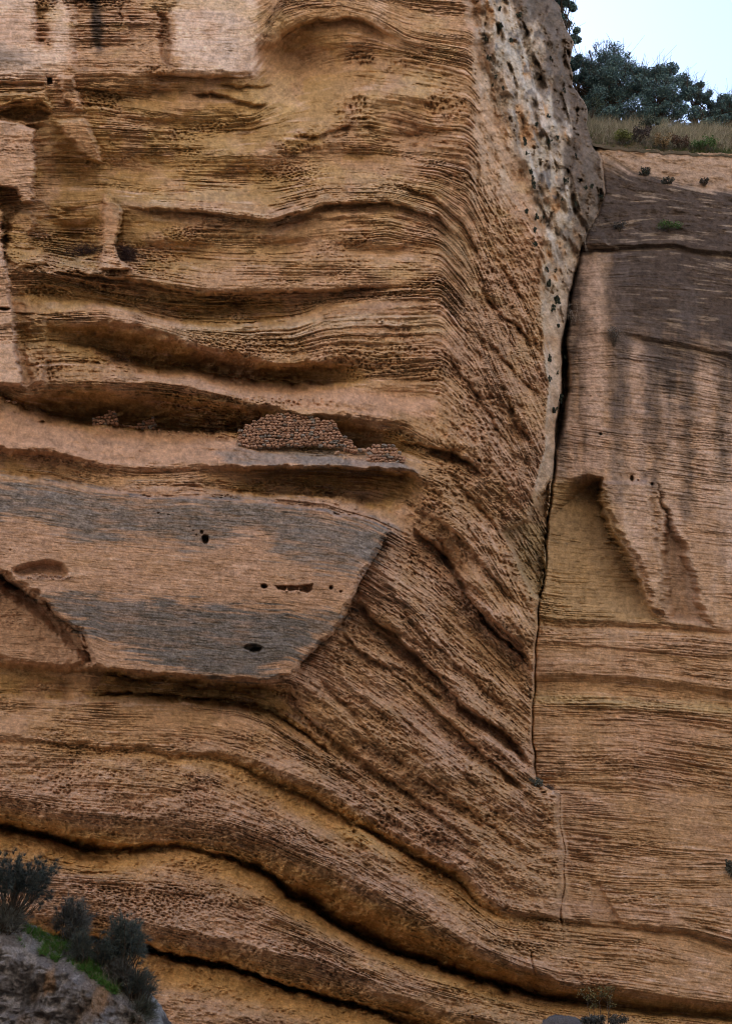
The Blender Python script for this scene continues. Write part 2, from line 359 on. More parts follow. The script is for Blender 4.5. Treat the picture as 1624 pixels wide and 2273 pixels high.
bw = np.interp(ys, [-280, 1700, 1760, 2000, 2120, 2200], [3, 3, 10, 14, 90, 150])[:, None]
xe = xf[:, None] - wob_f
MR = sstep(-bw, bw, X - xe)                           # 0 left mass, 1 right wall

# soft polygons
def poly(pts, warp=0.0, jag=0.0, seed=50, margin=60):
    """inside distance (positive inside, picture units) on a slice"""
    P = np.array(pts, float)
    i0 = max(0, np.searchsorted(GY, P[:, 1].min() - margin)); i1 = min(H, np.searchsorted(GY, P[:, 1].max() + margin))
    j0 = max(0, np.searchsorted(GX, P[:, 0].min() - margin)); j1 = min(W_, np.searchsorted(GX, P[:, 0].max() + margin))
    sl = (slice(i0, i1), slice(j0, j1))
    x = X[sl]; y = Yp[sl]
    if warp:
        x = x + warp * fbm(X[sl] / 24, y / 24, seed, 4); y = y + warp * .6 * fbm(X[sl] / 24 + 31, y / 24, seed + 7, 4)
    if jag:
        x = x + jag * (.55 * vnoise(SS[sl] / 4.2 + 1.5 * vnoise(SS[sl] / 30, X[sl] / 90, seed + 5), X[sl] / 40, seed + 3) + .7 * vnoise(SS[sl] / 13.0, X[sl] / 90, seed + 4))
    d = np.full(x.shape, 1e9, np.float32); ins = np.zeros(x.shape, bool)
    for k in range(len(P)):
        a = P[k]; b = P[(k + 1) % len(P)]
        e = b - a; L2 = max(e @ e, 1e-6)
        t = np.clip(((x - a[0]) * e[0] + (y - a[1]) * e[1]) / L2, 0, 1)
        d = np.minimum(d, np.hypot(x - a[0] - t * e[0], y - a[1] - t * e[1]))
        if a[1] != b[1]:
            c = (a[1] > y) != (b[1] > y)
            ins ^= c & (x < (b[0] - a[0]) * (y - a[1]) / (b[1] - a[1]) + a[0])
    return sl, np.where(ins, d, -d)

SS = lerp(SL, SR, MR)
D = np.zeros_like(X)                                   # extra recess
AMP = np.full_like(X, 1.0)                             # bedding strength
LUMP = np.zeros_like(X)                                # lumpy conglomerate

def carve(pts, depth, soft=10, warp=4, jag=0, seed=50, amp=None):
    sl, d = poly(pts, warp, jag, seed)
    k = sstep(0, soft, d)
    D[sl] += depth * k
    if amp is not None: AMP[sl] = lerp(AMP[sl], amp, sstep(-2, 8, d))
    return sl, d
def setamp(pts, amp, soft=14, warp=8, seed=60):
    sl, d = poly(pts, warp, 0, seed)
    AMP[sl] = lerp(AMP[sl], amp, sstep(-soft, soft, d))

# ---- relief of the top left: smooth pale panels, washed-out strata between them
setamp([(-280,-280),(72,-280),(78,100),(112,110),(118,-280),(152,-280),(157,130),(120,160),(-280,160)], .16, 10, 12, 61)
setamp([(388,-280),(572,-280),(572,166),(400,162),(386,100)], .14, 10, 10, 62)
carve([(76,5),(112,15),(114,80),(105,106),(84,104),(76,60)], .35, 12, 5, 6, 51)
carve([(155,-280),(386,-280),(384,160),(160,160)], .22, 14, 4, 7, 52)
carve([(346,25),(374,30),(383,80),(386,150),(366,152),(350,100)], .5, 10, 4, 7, 53)
carve([(262,15),(275,15),(274,60),(264,58)], .25, 6, 3, 4, 54)
carve([(102,170),(118,170),(120,188),(106,189)], .8, 4, 2, 0, 55)
carve([(-280,182),(0,180),(100,182),(100,196),(-280,200)], .35, 6, 3, 2, 56)
# arch on the left edge and its hollow
carve([(-280,238),(0,245),(30,232),(90,232),(118,248),(110,268),(60,276),(0,262),(-280,262)], .9, 10, 4, 2, 57)
carve([(-280,200),(0,206),(60,205),(100,200),(128,250),(118,250),(90,228),(30,228),(0,242),(-280,236)], -.75, 6, 5, 6, 58)
# slanting rib and hanging tongue
carve([(130,165),(170,168),(172,215),(186,248),(160,250),(138,215)], -.75, 9, 4, 7, 59)
carve([(115,266),(185,258),(200,285),(225,330),(228,362),(212,366),(170,330),(140,295)], -1.2, 9, 5, 8, 66)
# left pillar
carve([(-280,262),(0,264),(40,272),(80,285),(80,390),(74,452),(46,452),(40,425),(0,412),(-280,410)], -1.7, 6, 3, 6, 67, .35)
carve([(-280,445),(0,440),(8,470),(10,560),(25,640),(40,760),(55,858),(-280,850)], -1.2, 8, 3, 6, 68, .3)
carve([(18,490),(40,464),(72,468),(80,495),(66,520),(80,545),(110,560),(110,590),(30,600),(10,560)], -.8, 12, 5, 7, 69, .6)
carve([(60,700),(100,690),(112,740),(104,850),(66,860),(52,800)], -.45, 12, 5, 8, 70)
# thin pillar
carve([(228,432),(246,424),(270,470),(268,505),(256,545),(272,580),(300,600),(220,600),(226,545),(228,480)], -1.7, 6, 3, 5, 71, .7)
carve([(236,690),(262,676),(300,684),(308,714),(290,728),(240,722)], -.45, 10, 4, 4, 72, .5)
carve([(210,840),(300,800),(330,850),(210,862)], -.25, 18, 4, 0, 73)
# small holes
for (hx, hy, a, b, dep) in [(92,937,9,5,.6),(10,686,14,6,.7),(455,1197,10,12,.7),(447,1182,5,6,.4),(435,1189,3,3,.3),(421,1170,2.5,3,.3),(428,1179,2.5,2.5,.3),(352,1140,4,4,.3),(375,1142,4,3,.3),
        (22,1222,4,3,.3),(8,1231,4,2,.3),(586,1301,10,7,.7),(735,1304,7,6,.5),(756,1313,5,4,.4),(562,1438,24,10,.45),(566,1444,16,8,.35),
        (36,1300,30,12,.6),(78,1318,16,13,.6),(1330,963,5,5,.5),(1310,880,3,3,.3),(1402,1062,6,9,.6),(1415,1068,4,4,.4),(1447,1075,5,5,.5),(958,1306,4,4,.3),(410,1192,2,2,.3)]:
    t = np.linspace(0, 2 * np.pi, 12, endpoint=False)
    carve(np.stack([hx + a * np.cos(t), hy + b * np.sin(t)], 1), dep, 5, 2.2, 0, int(hx) % 97)
carve([(608,1299),(632,1296),(660,1300),(697,1295),(698,1310),(682,1318),(655,1312),(640,1316),(614,1310)], .55, 5, 3, 0, 198)
carve([(634,1300),(639,1300),(640,1314),(633,1314)], -.4, 2, 1, 0, 199)
carve([(662,1302),(667,1302),(666,1316),(661,1316)], -.4, 2, 1, 0, 197)
# rubble alcove in the slab
carve([(25,1262),(60,1246),(100,1240),(140,1248),(160,1268),(152,1288),(60,1286),(30,1278)], .7, 14, 5, 0, 74, .4)
# the grey slab: stands proud, broken left and right edges
sl, d = carve([(-280,1140),(0,1050),(300,1096),(560,1106),(830,1150),(864,1176),(800,1285),(780,1330),(756,1384),(700,1440),(642,1500),(560,1512),(330,1496),(240,1490),(204,1470),(194,1440),(178,1398),(132,1370),(100,1335),(60,1312),(20,1280),(-20,1262),(-280,1255)], -.95, 6, 8, 5, 75, .05)
carve([(60,1312),(110,1345),(150,1385),(180,1405),(196,1450),(200,1480),(150,1440),(110,1400),(60,1360),(0,1320),(0,1290)], .5, 25, 6, 0, 76)
carve([(-280,1300),(10,1300),(60,1330),(120,1372),(172,1412),(196,1470),(205,1540),(150,1600),(60,1630),(-280,1640)], .7, 60, 8, 0, 209, .3)
setamp([(-280,1330),(60,1340),(180,1420),(210,1560),(200,1640),(-280,1600)], .35, 20, 12, 77)
setamp([(170,1600),(480,1600),(520,1690),(350,1670),(170,1650)], .35, 25, 12, 78)
# smooth sandy slopes under the cracks
setamp([(330,1672),(450,1690),(525,1712),(600,1748),(700,1790),(800,1840),(912,1915),(1012,1965),(1000,1990),(900,1950),(800,1895),(700,1840),(600,1785),(450,1720)], .08, 10, 6, 79)
setamp([(310,1890),(450,1896),(510,1906),(590,1945),(640,1990),(600,2000),(500,1955),(400,1930)], .1, 10, 6, 80)
setamp([(330,2110),(600,2190),(850,2265),(700,2300),(330,2300)], .3, 20, 10, 81)
setamp([(290,815),(545,845),(740,856),(960,880),(940,930),(700,905),(450,860),(330,850)], .25, 14, 8, 82)
setamp([(-280,930),(60,915),(300,960),(640,995),(900,1040),(900,1046),(600,1036),(240,1030),(-280,990)], .2, 12, 6, 83)
# hollow behind the hanging lobe
carve([(1108,1180),(1165,1152),(1206,1080),(1224,1050),(1216,1180),(1204,1335),(1176,1322),(1140,1235)], 1.7, 9, 3, 3, 84, .7)
# big pockets of the dipping beds
for P_, dp in [([(1058,1345),(1085,1362),(1120,1395),(1160,1430),(1180,1465),(1170,1485),(1140,1450),(1095,1415),(1062,1380)], .9),
               ([(1010,1550),(1060,1585),(1120,1620),(1150,1650),(1165,1690),(1120,1665),(1060,1620),(1015,1580)], .8),
               ([(790,1340),(830,1385),(900,1440),(960,1480),(960,1495),(890,1465),(820,1410)], .35),
               ([(845,1462),(910,1490),(985,1545),(990,1565),(930,1540),(860,1490)], .4),
               ([(975,1200),(1010,1245),(1040,1300),(1040,1330),(1005,1290),(970,1230)], .35),
               ([(985,1010),(1010,985),(1060,1040),(1050,1050)], .3),
               ([(950,985),(1000,1005),(1045,1025),(1040,1040),(985,1030),(945,1010)], .55),
               ([(700,1560),(790,1620),(900,1690),(1000,1760),(1060,1830),(980,1780),(880,1710),(780,1640)], .25),
               ([(1090,1690),(1130,1715),(1165,1745),(1160,1760),(1120,1740)], .45),
               ([(920,1815),(1000,1860),(1060,1900),(1050,1915),(980,1880)], .3),
               ([(850,1850),(900,1880),(890,1890)], .3)]:
    carve(P_, dp, 10, 5, 3, 85)
# right wall: fluted hollows and blades
sl, d = poly([(1180,1150),(1205,1105),(1232,1075),(1265,1058),(1300,1050),(1335,1060),(1342,1137),(1362,1187),(1402,1237),(1427,1307),(1442,1352),(1464,1376),(1480,1392),(1180,1392)], 3, 3.5, 86)
xr = ycurve([(1335,1060),(1342,1137),(1362,1187),(1402,1237),(1427,1307),(1442,1352),(1480,1392)], Yp[sl])
D[sl] += 2.7 * np.clip(d / lerp(46, 9, sstep(70, 0, xr - X[sl])), 0, 1) ** 1.3 * (d > 0) * (.06 + .94 * np.exp(-np.maximum(xr - X[sl], 0) / 115)) * sstep(1395, 1290, Yp[sl]) * lerp(1.0, .8, sstep(1060, 1200, Yp[sl]))
AMP[sl] = lerp(AMP[sl], .85, sstep(-2, 8, d))
carve([(1452,1068),(1466,1075),(1482,1120),(1500,1160),(1524,1212),(1547,1277),(1560,1340),(1590,1396),(1480,1380),(1466,1310),(1462,1212),(1468,1150)], 1.0, 22, 3, 7, 87, .6)
carve([(1335,1065),(1348,1140),(1370,1187),(1410,1240),(1432,1307),(1448,1352),(1470,1372),(1478,1350),(1470,1300),(1464,1212),(1450,1120),(1440,1065)], -.5, 10, 3, 9, 88, .5)
carve([(1308,1958),(1336,1958),(1345,1990),(1392,2060),(1308,2050)], .25, 8, 2, 0, 89, .2)
carve([(1250,1870),(1310,1890),(1340,1930),(1250,1930)], .3, 22, 4, 2, 90)
carve([(1280,515),(1340,512),(1352,545),(1290,552)], -.35, 9, 4, 0, 91, .3)
carve([(1184,1765),(1240,1770),(1240,1790),(1182,1785)], -.15, 5, 3, 0, 92)

rough_w = fbm(X / 60, Yp / 40, 193, 3)
# fault-face conglomerate: lumps and pits
lime = sstep(-.05, .15, u2) * (1 - MR) * sstep(1180, 1050, Yp)
limeup = lime * sstep(900, 420, Yp)
AMP = lerp(AMP, .06, lime)
side = sstep(0.02, .25, u1) * (1 - sstep(.0, .1, u2)) * (1 - MR) * sstep(400, 560, Yp) * sstep(1280, 1150, Yp)
lower = sstep(-.05, .2, u1) * (1 - MR) * sstep(1100, 1250, Yp) * sstep(2050, 1900, Yp)

for (cx_, cy_, ax, ay, dp) in [(650,140,95,62,.9),(800,150,75,50,.5),(480,290,150,36,.45),(330,380,120,48,.6),(540,395,90,34,.6),(700,300,60,34,-.4),(880,210,90,24,-.35),(930,300,70,30,.4),(820,360,110,40,.45),(620,320,50,40,-.3),
        (420,560,110,28,.5),(620,545,120,22,.35),(860,560,120,18,.3),(520,690,170,22,.5),(330,210,110,18,.35),(150,380,50,60,.5),(170,520,50,36,.5),(760,480,160,10,-.15),(900,880,90,22,.25),(700,890,200,14,-.15)]:
    D = D + (1 - MR) * 2.0 * dp * np.exp(-((X - cx_ + 14 * rough_w) / ax) ** 2 - ((Yp - cy_ + 8 * rough_w) / ay) ** 2)
for (cx_, cy_, la, lb, dp, an) in [(1060,1215,150,58,-.9,52),(1125,1395,85,38,-.7,50),(960,1400,150,48,-.65,46),(1085,1620,120,42,-.75,42),(880,1500,130,36,-.45,42),(1000,1730,150,46,-.45,38),(1110,1010,150,60,-.7,62),(860,1290,90,50,-.4,52),(1150,900,120,36,-.5,66)]:
    ca, sa = math.cos(math.radians(an)), math.sin(math.radians(an))
    xx = X - cx_ + 16 * rough_w; yy = Yp - cy_ + 12 * rough_w
    D = D + (1 - MR) * dp * np.exp(-((xx * ca + yy * sa) / la) ** 2 - ((yy * ca - xx * sa) / lb) ** 2)
# fissure
gd = np.interp(ys, [300, 560, 620, 720, 800, 950, 1000, 1200, 1500, 1730, 1750, 1765, 2000, 2045, 2060], [0, .2, .7, 1.2, 3.0, 3.5, 1.2, .8, .5, .5, .2, .3, .28, .28, 0])[:, None]
gw = np.interp(ys, [500, 600, 750, 850, 950, 1000, 1300, 1700, 2400], [3, 4, 5, 8, 7, 3, 2.3, 2.2, 2.2])[:, None]
D = D + gd * np.exp(-((X - xe - gw * .6) / gw) ** 2)
D = D + .25 * np.exp(-((X - 1190 + 12 * np.sin(Yp / 30)) / 2.2) ** 2) * (Yp > 2112) * (Yp < 2165)

# ---- bedding micro-relief
def beds(S_, x, seed, Sc=1.0):
    """stacked uneven layers of several thicknesses"""
    out = 0
    sw = S_ + 2.4 * fbm(x / 200, S_ / 60, seed + 1, 3) + .7 * fbm(x / 20, S_ / 12, seed + 2, 3)
    for h, a, lx in ((26.0, .34, 260.), (11.5, .50, 150.), (6.4, .52, 100.), (4.1, .42, 60.)):
        q = sw / (h * Sc) + .9 * vnoise(x * 0 + 3.1, sw / (h * 3.3), seed + 5)
        lay = np.floor(q); f = q - lay
        st = vnoise(x / lx + lay * 7.31, lay * 3.77 + .5, seed + int(h))            # how far this layer sticks out here
        st = st + .6 * vnoise(x / (lx * .22) + lay * 5.13, lay * 1.91 + .5, seed + int(h) + 1)
        st = st + .55 * vnoise(x / (lx * .08) + lay * 3.7, lay * 2.3 + .5, seed + int(h) + 2)
        prof = np.clip(f / .25, 0, 1) * np.clip((1 - f) / .28, 0, 1)
        prof = prof * (1 - .35 * f)
        out = out + a * (prof * (.75 + .55 * st) - .45)
    return out
XT = X - .25 * (SL - Yp) * 0
mL = beds(SL + 8 * np.clip(DL, 0, 3), X, 100)
mR = beds(SR + 8 * np.clip(DR * (Yp > 700), 0, 3), X, 140)
micro = lerp(mL, mR, MR)
ampR = .55 + .25 * fbm(X / 120, Yp / 60, 33, 3)
AMP = AMP * lerp(1.0 + .45 * fbm(X / 140, SS / 45, 34, 3), ampR * 1.0, MR)
AMP = AMP * np.where(MR > .5, np.interp(Yp, [0, 430, 560, 720, 800, 1000, 1400, 1500, 2300], [.10, .16, .18, .25, .45, .5, .9, 1.1, 1.0]), 1)
AMP = AMP * np.clip(.75 + 1.1 * fbm(X / 170, SS / 45, 177, 3), .15, 1.5)
lowleft = (1 - MR) * sstep(1560, 1720, Yp)
AMP = AMP * (1 - .35 * lowleft)
AMP = np.clip(AMP, .03, 1.8)
# honeycomb pits and general roughness
wd, wi = worley(X / 9.0 + .3 * fbm(X / 15, Yp / 15, 36, 2), (SS) / 6.0, 37)
pitm = sstep(.15, .55, fbm(X / 110, SS / 40, 38, 3)) * np.clip(AMP * 1.2, 0, 1)
pz = [(640,385,70,26),(420,520,60,20),(520,770,190,30),(280,800,90,30),(800,800,120,40),(600,890,200,14),(350,2000,200,40)]
for (a, b, c_, d_) in pz: pitm = np.maximum(pitm, np.exp(-((X - a) / c_) ** 2 - ((Yp - b) / d_) ** 2) * 1.1)
D = D + .16 * pitm * (1 - MR * .6) * sstep(.55, .15, wd)
rough_i = fbm(X / 14, Yp / 11, 40, 4)
rough = .35 * rough_i + .75 * fbm(X / 50, SS / 6.0, 140, 4)
D = D + .055 * rough * np.clip(AMP + .3, .1, 1) + .06 * fbm(X / 60, Yp / 40, 41, 3)
fine = .4 * fbm(X / 4.0, Yp / 3.2, 42, 2) + .8 * fbm(X / 18, SS / 2.5, 142, 2)
D = D + .026 * fine * np.clip(AMP + .45, .35, 1.3) + .010 * vnoise(X / 2.1, Yp / 1.9, 180)
# flaky side face and dipping mass: gouges that run down the dip
md = fbm(X / 70, Yp / 70, 45, 4)
dipx = X + .8 * Yp; dipy = Yp - X * .85 + 10 * fbm(X / 60, Yp / 60, 145, 3)
dip = fbm(dipx / 70, dipy / 10, 43, 4)
gouge = sstep(.35, .9, fbm(X / 24, Yp / 46, 144, 4))
D = D + side * (.13 * np.clip(dip, -.8, .8) * sstep(-.6, .5, md) + .06 * rough_i + .16 * gouge + .34 * md + .06 * fine)
low_y = Yp - .72 * X + 9 * fbm(X / 70, Yp / 70, 146, 3)
low_x = X + .72 * Yp
dip2 = fbm(low_x / 190, low_y / 16, 44, 4)
gash = sstep(.50, .9, fbm(low_x / 110, low_y / 13, 147, 3)) * sstep(-.2, .5, fbm(X / 90, Yp / 90, 148, 2))
lobe = fbm(low_x / 300, low_y / 75, 149, 3)
D = D + lower * (.09 * np.clip(dip2, -.8, .9) + .15 * gash + .55 * lobe + .06 * rough + .05 * fine + .10 * md)
def ledge(pts, depth, wd=25, wu=4, seed=0, warp=4):
    """overhanging edge along a line: full recess just below it, easing out downwards"""
    P = np.array(pts, float); mg = wd * 3.5
    i0 = max(0, np.searchsorted(GY, P[:, 1].min() - mg)); i1 = min(H, np.searchsorted(GY, P[:, 1].max() + mg))
    j0 = max(0, np.searchsorted(GX, P[:, 0].min() - mg)); j1 = min(W_, np.searchsorted(GX, P[:, 0].max() + mg))
    sl = (slice(i0, i1), slice(j0, j1))
    x = X[sl] + warp * fbm(X[sl] / 22, Yp[sl] / 22, 160 + seed, 3); y = Yp[sl] + warp * fbm(X[sl] / 22 + 9, Yp[sl] / 22, 161 + seed, 3)
    best = np.full(x.shape, 1e9, np.float32); sg = np.zeros(x.shape, np.float32); tt = np.zeros(x.shape, np.float32)
    for k in range(len(P) - 1):
        e = P[k + 1] - P[k]; t = ((x - P[k, 0]) * e[0] + (y - P[k, 1]) * e[1]) / (e @ e); tc = np.clip(t, 0, 1)
        d = np.hypot(x - P[k, 0] - tc * e[0], y - P[k, 1] - tc * e[1])
        c = e[0] * (y - P[k, 1]) - e[1] * (x - P[k, 0])
        m = d < best
        best = np.where(m, d, best); sg = np.where(m, np.sign(c), sg); tt = np.where(m, k + tc, tt)
    n_ = len(P) - 1
    taper = sstep(0, .6, tt) * sstep(n_, n_ - .6, tt)
    D[sl] += depth * taper * np.where(sg > 0, np.exp(-best / wd), np.exp(-(best / wu) ** 2))
for k, (P_, dp, wd_) in enumerate([
    ([(905,1165),(967,1217),(1001,1261),(1031,1310),(1045,1340),(1090,1399),(1149,1448),(1180,1495)], .75, 26),
    ([(786,1322),(824,1374),(868,1404),(917,1453),(962,1498),(1010,1552),(1060,1590),(1110,1622),(1152,1660),(1175,1705)], .75, 22),
    ([(755,1400),(800,1450),(860,1488),(930,1545),(985,1595),(1040,1650),(1100,1700),(1170,1765)], .5, 20),
    ([(690,1500),(760,1562),(830,1640),(900,1702),(960,1752),(1040,1802),(1110,1850),(1150,1890)], .5, 20),
    ([(640,1545),(700,1612),(780,1672),(860,1732),(940,1790),(1020,1850),(1090,1905)], .45, 16),
    ([(560,1580),(640,1640),(720,1695),(800,1745),(880,1800),(960,1860),(1040,1915)], .35, 14),
    ([(880,1340),(930,1400),(985,1450),(1030,1500)], .4, 16),
    ([(960,1400),(1020,1470),(1080,1540),(1150,1600)], .35, 16),
    ([(930,1130),(990,1170),(1050,1230),(1100,1290),(1150,1350)], .35, 18),
    ([(880,985),(940,990),(1000,1008),(1048,1032),(1070,1060)], .5, 14),
    ([(200,1543),(300,1541),(400,1549),(530,1557),(600,1580),(680,1630),(760,1695)], .6, 8), ([(1000,1060),(1060,1120),(1100,1170),(1130,1230)], .3, 16),
    ([(905,1480),(950,1520),(990,1565)], .4, 12), ([(850,1560),(900,1600),(960,1660)], .35, 14), ([(1000,1700),(1050,1740),(1110,1790)], .35, 14),
    ([(420,214),(470,211),(520,222),(560,236),(600,232)], .4, 12), ([(655,300),(700,306),(750,286),(790,276)], .35, 14), ([(470,188),(540,196),(620,190)], .3, 12),
    ([(-20,1272),(20,1290),(60,1320),(100,1343),(135,1377),(181,1405),(201,1450),(208,1482)], 1.0, 20), ([(642,1502),(702,1442),(758,1386),(782,1332),(802,1287),(866,1180)], .6, 24),
    ([(268,462),(450,476),(600,495),(720,460),(860,450),(970,484),(1030,545)], .55, 34), ([(110,600),(300,628),(450,655),(700,650),(900,640)], .6, 40), ([(590,128),(640,70),(700,48),(800,44),(900,100)], .5, 40), ([(880,420),(960,440),(1030,500),(1075,600)], .5, 26),
    ([(300,165),(400,172),(570,176)], .4, 30), ([(0,275),(60,282),(110,276)], .4, 20),
    ([(1085,760),(1120,800),(1160,850),(1200,880)], .35, 18), ([(1120,880),(1150,950),(1190,1000)], .4, 18), ([(1060,640),(1100,690),(1150,730),(1190,790)], .35, 18),
    ([(1090,560),(1130,620),(1180,690)], .3, 16), ([(980,780),(1040,850),(1090,930),(1140,1010)], .3, 18),
    ([(250,1494),(290,1502),(340,1508),(375,1500)], .6, 10), ([(380,1510),(450,1530),(540,1540),(600,1560)], .4, 10), ([(520,1515),(570,1525),(640,1540),(680,1580)], .5, 10)]):
    ledge(P_, dp * 1.35 * (.45 if k in (3, 5) else .5 if k in (6, 7, 12, 13, 14) else 1), wd_ * 1.25, 4, k)
upc = sstep(-.15, .25, u1) * (1 - sstep(0, .12, u2)) * (1 - MR) * sstep(500, 380, Yp)
AMP = AMP * (1 - .85 * upc) * (1 - .85 * side * sstep(.05, .5, fbm(X / 80, Yp / 120, 151, 3) + .4))
D = D + upc * (.16 * fbm((X - .2 * Yp) / 16, Yp / 60, 152, 4) + .10 * fbm(X / 9, Yp / 12, 153, 3) + .25 * sstep(.3, .8, fbm(X / 22, Yp / 55, 154, 3)))
pb, _ = worley(X / 11 + .4 * fbm(X / 14, Yp / 14, 155, 2), Yp / 9, 156)
pb2, _ = worley(X / 19 + .5 * fbm(X / 20, Yp / 20, 158, 2), Yp / 15, 159)
D = D + np.maximum(side, lower) * (.055 * fbm(X / 7, Yp / 6, 191, 3) + .20 * sstep(.42, .1, pb2) * sstep(.25, .7, fbm(X / 60, Yp / 60, 192, 3)))
D = D + np.maximum(side, lower * .8) * .13 * sstep(.5, .12, pb) * sstep(.15, .6, fbm(X / 70, Yp / 70, 157, 3))
AMP = AMP * lerp(1, .12 + .40 * sstep(.05, .6, fbm(X / 110, Yp / 90, 150, 3)), np.maximum(lower, side))
D = D + lowleft * (.06 * rough_i + .05 * fbm(X / 6, Yp / 5, 201, 3) + .20 * fbm(X / 90, Yp / 45, 202, 3) + .10 * sstep(.5, .12, worley(X / 14, Yp / 7, 203)[0]) * sstep(.2, .7, fbm(X / 80, Yp / 40, 204, 3)))
_, wk = worley(X / 64 + .5 * fbm(X / 30, SS / 12, 181, 3), SS / 9.5, 182)
sq = SS + 1.3 * fbm(X / 70, SS / 40, 170, 3)
sl1 = sstep(.30, .62, fbm(X / np.where(MR > .5, 40, 30), sq / 3.0, 171, 3)) * sstep(-.35, .35, fbm(X / 120, SS / 60, 172, 3))
sl2 = sstep(.42, .75, fbm(X / 85, sq / 7.0, 173, 3)) * sstep(-.2, .4, fbm(X / 200, SS / 70, 174, 3))
D = D - .22 * AMP * micro + .11 * (wk - .5) * np.clip(AMP, 0, 1.2) * sstep(-.1, .5, fbm(X / 150, SS / 70, 183, 3)) + np.clip(AMP, 0, 1.2) * sstep(-.1, .6, fbm(X / 130, Yp / 60, 176, 3)) * (.115 * sl1 + .22 * sl2)
sl3 = sstep(.5, .8, fbm(X / 40, sq / 3.2, 175, 3))
D = D + .018 * sl3 * sstep(.5, .2, AMP) * (1 - lime)
lumps, _ = worley(X / 34 + .5 * fbm(X / 30, Yp / 30, 46, 3), Yp / 44, 47)
D = D + limeup * (.22 * (lumps - .45) + .42 * fbm(X / 34, Yp / 60, 48, 4) + .08 * fbm(X / 7, Yp / 7, 49, 3))
w2, wi2 = worley(X / 17, Yp / 21, 64)
D = D + limeup * (.35 * sstep(.35, .8, fbm(X / 13, Yp / 19, 194, 3)) * sstep(-.1, .5, fbm(X / 70, Yp / 70, 195, 2)) - 1.0 * np.abs(fbm((X + .4 * Yp) / 60, (Yp - .4 * X) / 110, 196, 4)) + .5 * sstep(.3, .7, fbm((X - .3 * Yp) / 30, Yp / 80, 210, 3)))
D = D + lime * (1 - limeup) * .12 * fbm(X / 12, Yp / 18, 65, 4)
# right wall softness
D = D + MR * .10 * fbm(X / 50, Yp / 110, 63, 4) + MR * sstep(560, 500, Yp) * .10 * fbm(X / 25, Yp / 14, 68, 4)

DEP = 50.0 + lerp(BL + DL, BR + DR, MR) + D

# ------------------------------------------------------------------ rock colours (stains, lichen, fresh stone), no light or shade
def mixc(col, c, m):
    return col + (np.array(c, np.float32) - col) * np.clip(m, 0, 1)[..., None]
n1 = fbm(X / 160, SS / 60, 70, 4); n2 = fbm(X / 45, SS / 14, 71, 4); n3 = fbm(X / 60, SS / 4.5, 72, 4); n4 = fbm(X / 8, Yp / 8, 73, 3)
TAN = np.array((.41, .26, .15)); PINK = np.array((.42, .27, .19)); OCH = np.array((.38, .245, .11)); PALE = np.array((.60, .46, .385))
GREY = np.array((.165, .148, .14)); DARK = np.array((.085, .069, .066)); LIME = np.array((.43, .375, .31)); RUST = np.array((.30, .16, .08))
col = np.empty((H, W_, 3), np.float32); col[:] = TAN
rec = lerp(blur(DL, 6, 0), blur(DR, 6, 0), MR)
col = mixc(col, OCH, sstep(.25, 1.0, rec + .3 * n1) * .9)
col = mixc(col, PINK, sstep(.15, -.25, rec + .25 * n1) * .8)
col = mixc(col, RUST, sstep(.1, .8, n2 + .5 * n3) * .5 * np.clip(AMP, 0, 1))
col = mixc(col, PALE, sstep(.25, 1.0, n3 + .4 * n2 - .1) * .45)
def stain(pts, c, k, soft=14, warp=10, seed=90, brk=0.0, streak=None):
    sl, d = poly(pts, warp, 0, seed)
    m = (1 if brk < 20 else np.clip(1.0 + .22 * n3[sl] + .3 * n2[sl], .3, 1.08)) * sstep(-soft, soft, d + (brk * n3[sl] if brk else 0) + (streak * n_v[sl] if streak else 0)) * k
    col[sl] = mixc(col[sl], c, m)
n_v = .75 * fbm(X / 46, Yp / 300, 74, 4) + .4 * fbm(X / 15, Yp / 170, 174, 4)                    # runs of water down the face
# pale crust top left
stain([(-280,-280),(74,-280),(80,100),(112,112),(116,-280),(152,-280),(158,140),(130,190),(-280,160)], PALE, .95, 12, 12, 91, 16)
stain([(386,-280),(574,-280),(572,168),(400,164),(386,100)], PALE * 1.02, 1, 11, 10, 92, 14)
stain([(480,-280),(520,-280),(520,160),(490,160)], (.52,.42,.37), .7, 16, 6, 93, 0, 12)
stain([(160,-280),(390,-280),(380,160),(250,168),(150,160)], (.43,.28,.19), .55, 16, 8, 94, 14)
stain([(182,-280),(205,-280),(222,60),(232,112),(212,118),(200,60)], DARK * .8, .95, 10, 6, 95, 6, 9)
stain([(-280,100),(0,102),(70,125),(80,150),(-280,150)], GREY * .9, .7, 18, 8, 96, 14)
stain([(820,-20),(860,-20),(850,60),(830,50)], (.5,.36,.27), .6, 10, 6, 97, 8)
stain([(-280,262),(0,264),(80,285),(80,390),(70,450),(0,412),(-280,410)], (.52,.35,.25), .9, 8, 4, 98, 6)
stain([(-280,445),(0,440),(10,560),(25,640),(40,760),(55,858),(-280,850)], (.50,.34,.245), .9, 8, 4, 99, 6)
stain([(120,165),(172,168),(190,250),(225,360),(170,330),(120,266)], (.46,.29,.19), .7, 10, 5, 101, 6)
stain([(228,432),(270,470),(256,545),(300,600),(220,600)], (.48,.30,.19), .85, 8, 4, 102, 4)
# white efflorescence on the ledges
for P_ in ([(270,455),(450,466),(600,484),(720,448),(720,462),(600,500),(420,480),(270,470)], [(120,560),(230,590),(220,610),(100,585)], [(330,718),(450,728),(600,732),(720,700),(800,686),(960,700),(960,730),(800,720),(640,748),(420,742)], [(880,450),(1000,480),(1040,560),(1000,560),(960,480)]):
    stain(P_, (.48,.39,.28), .4, 10, 8, 103, 26)
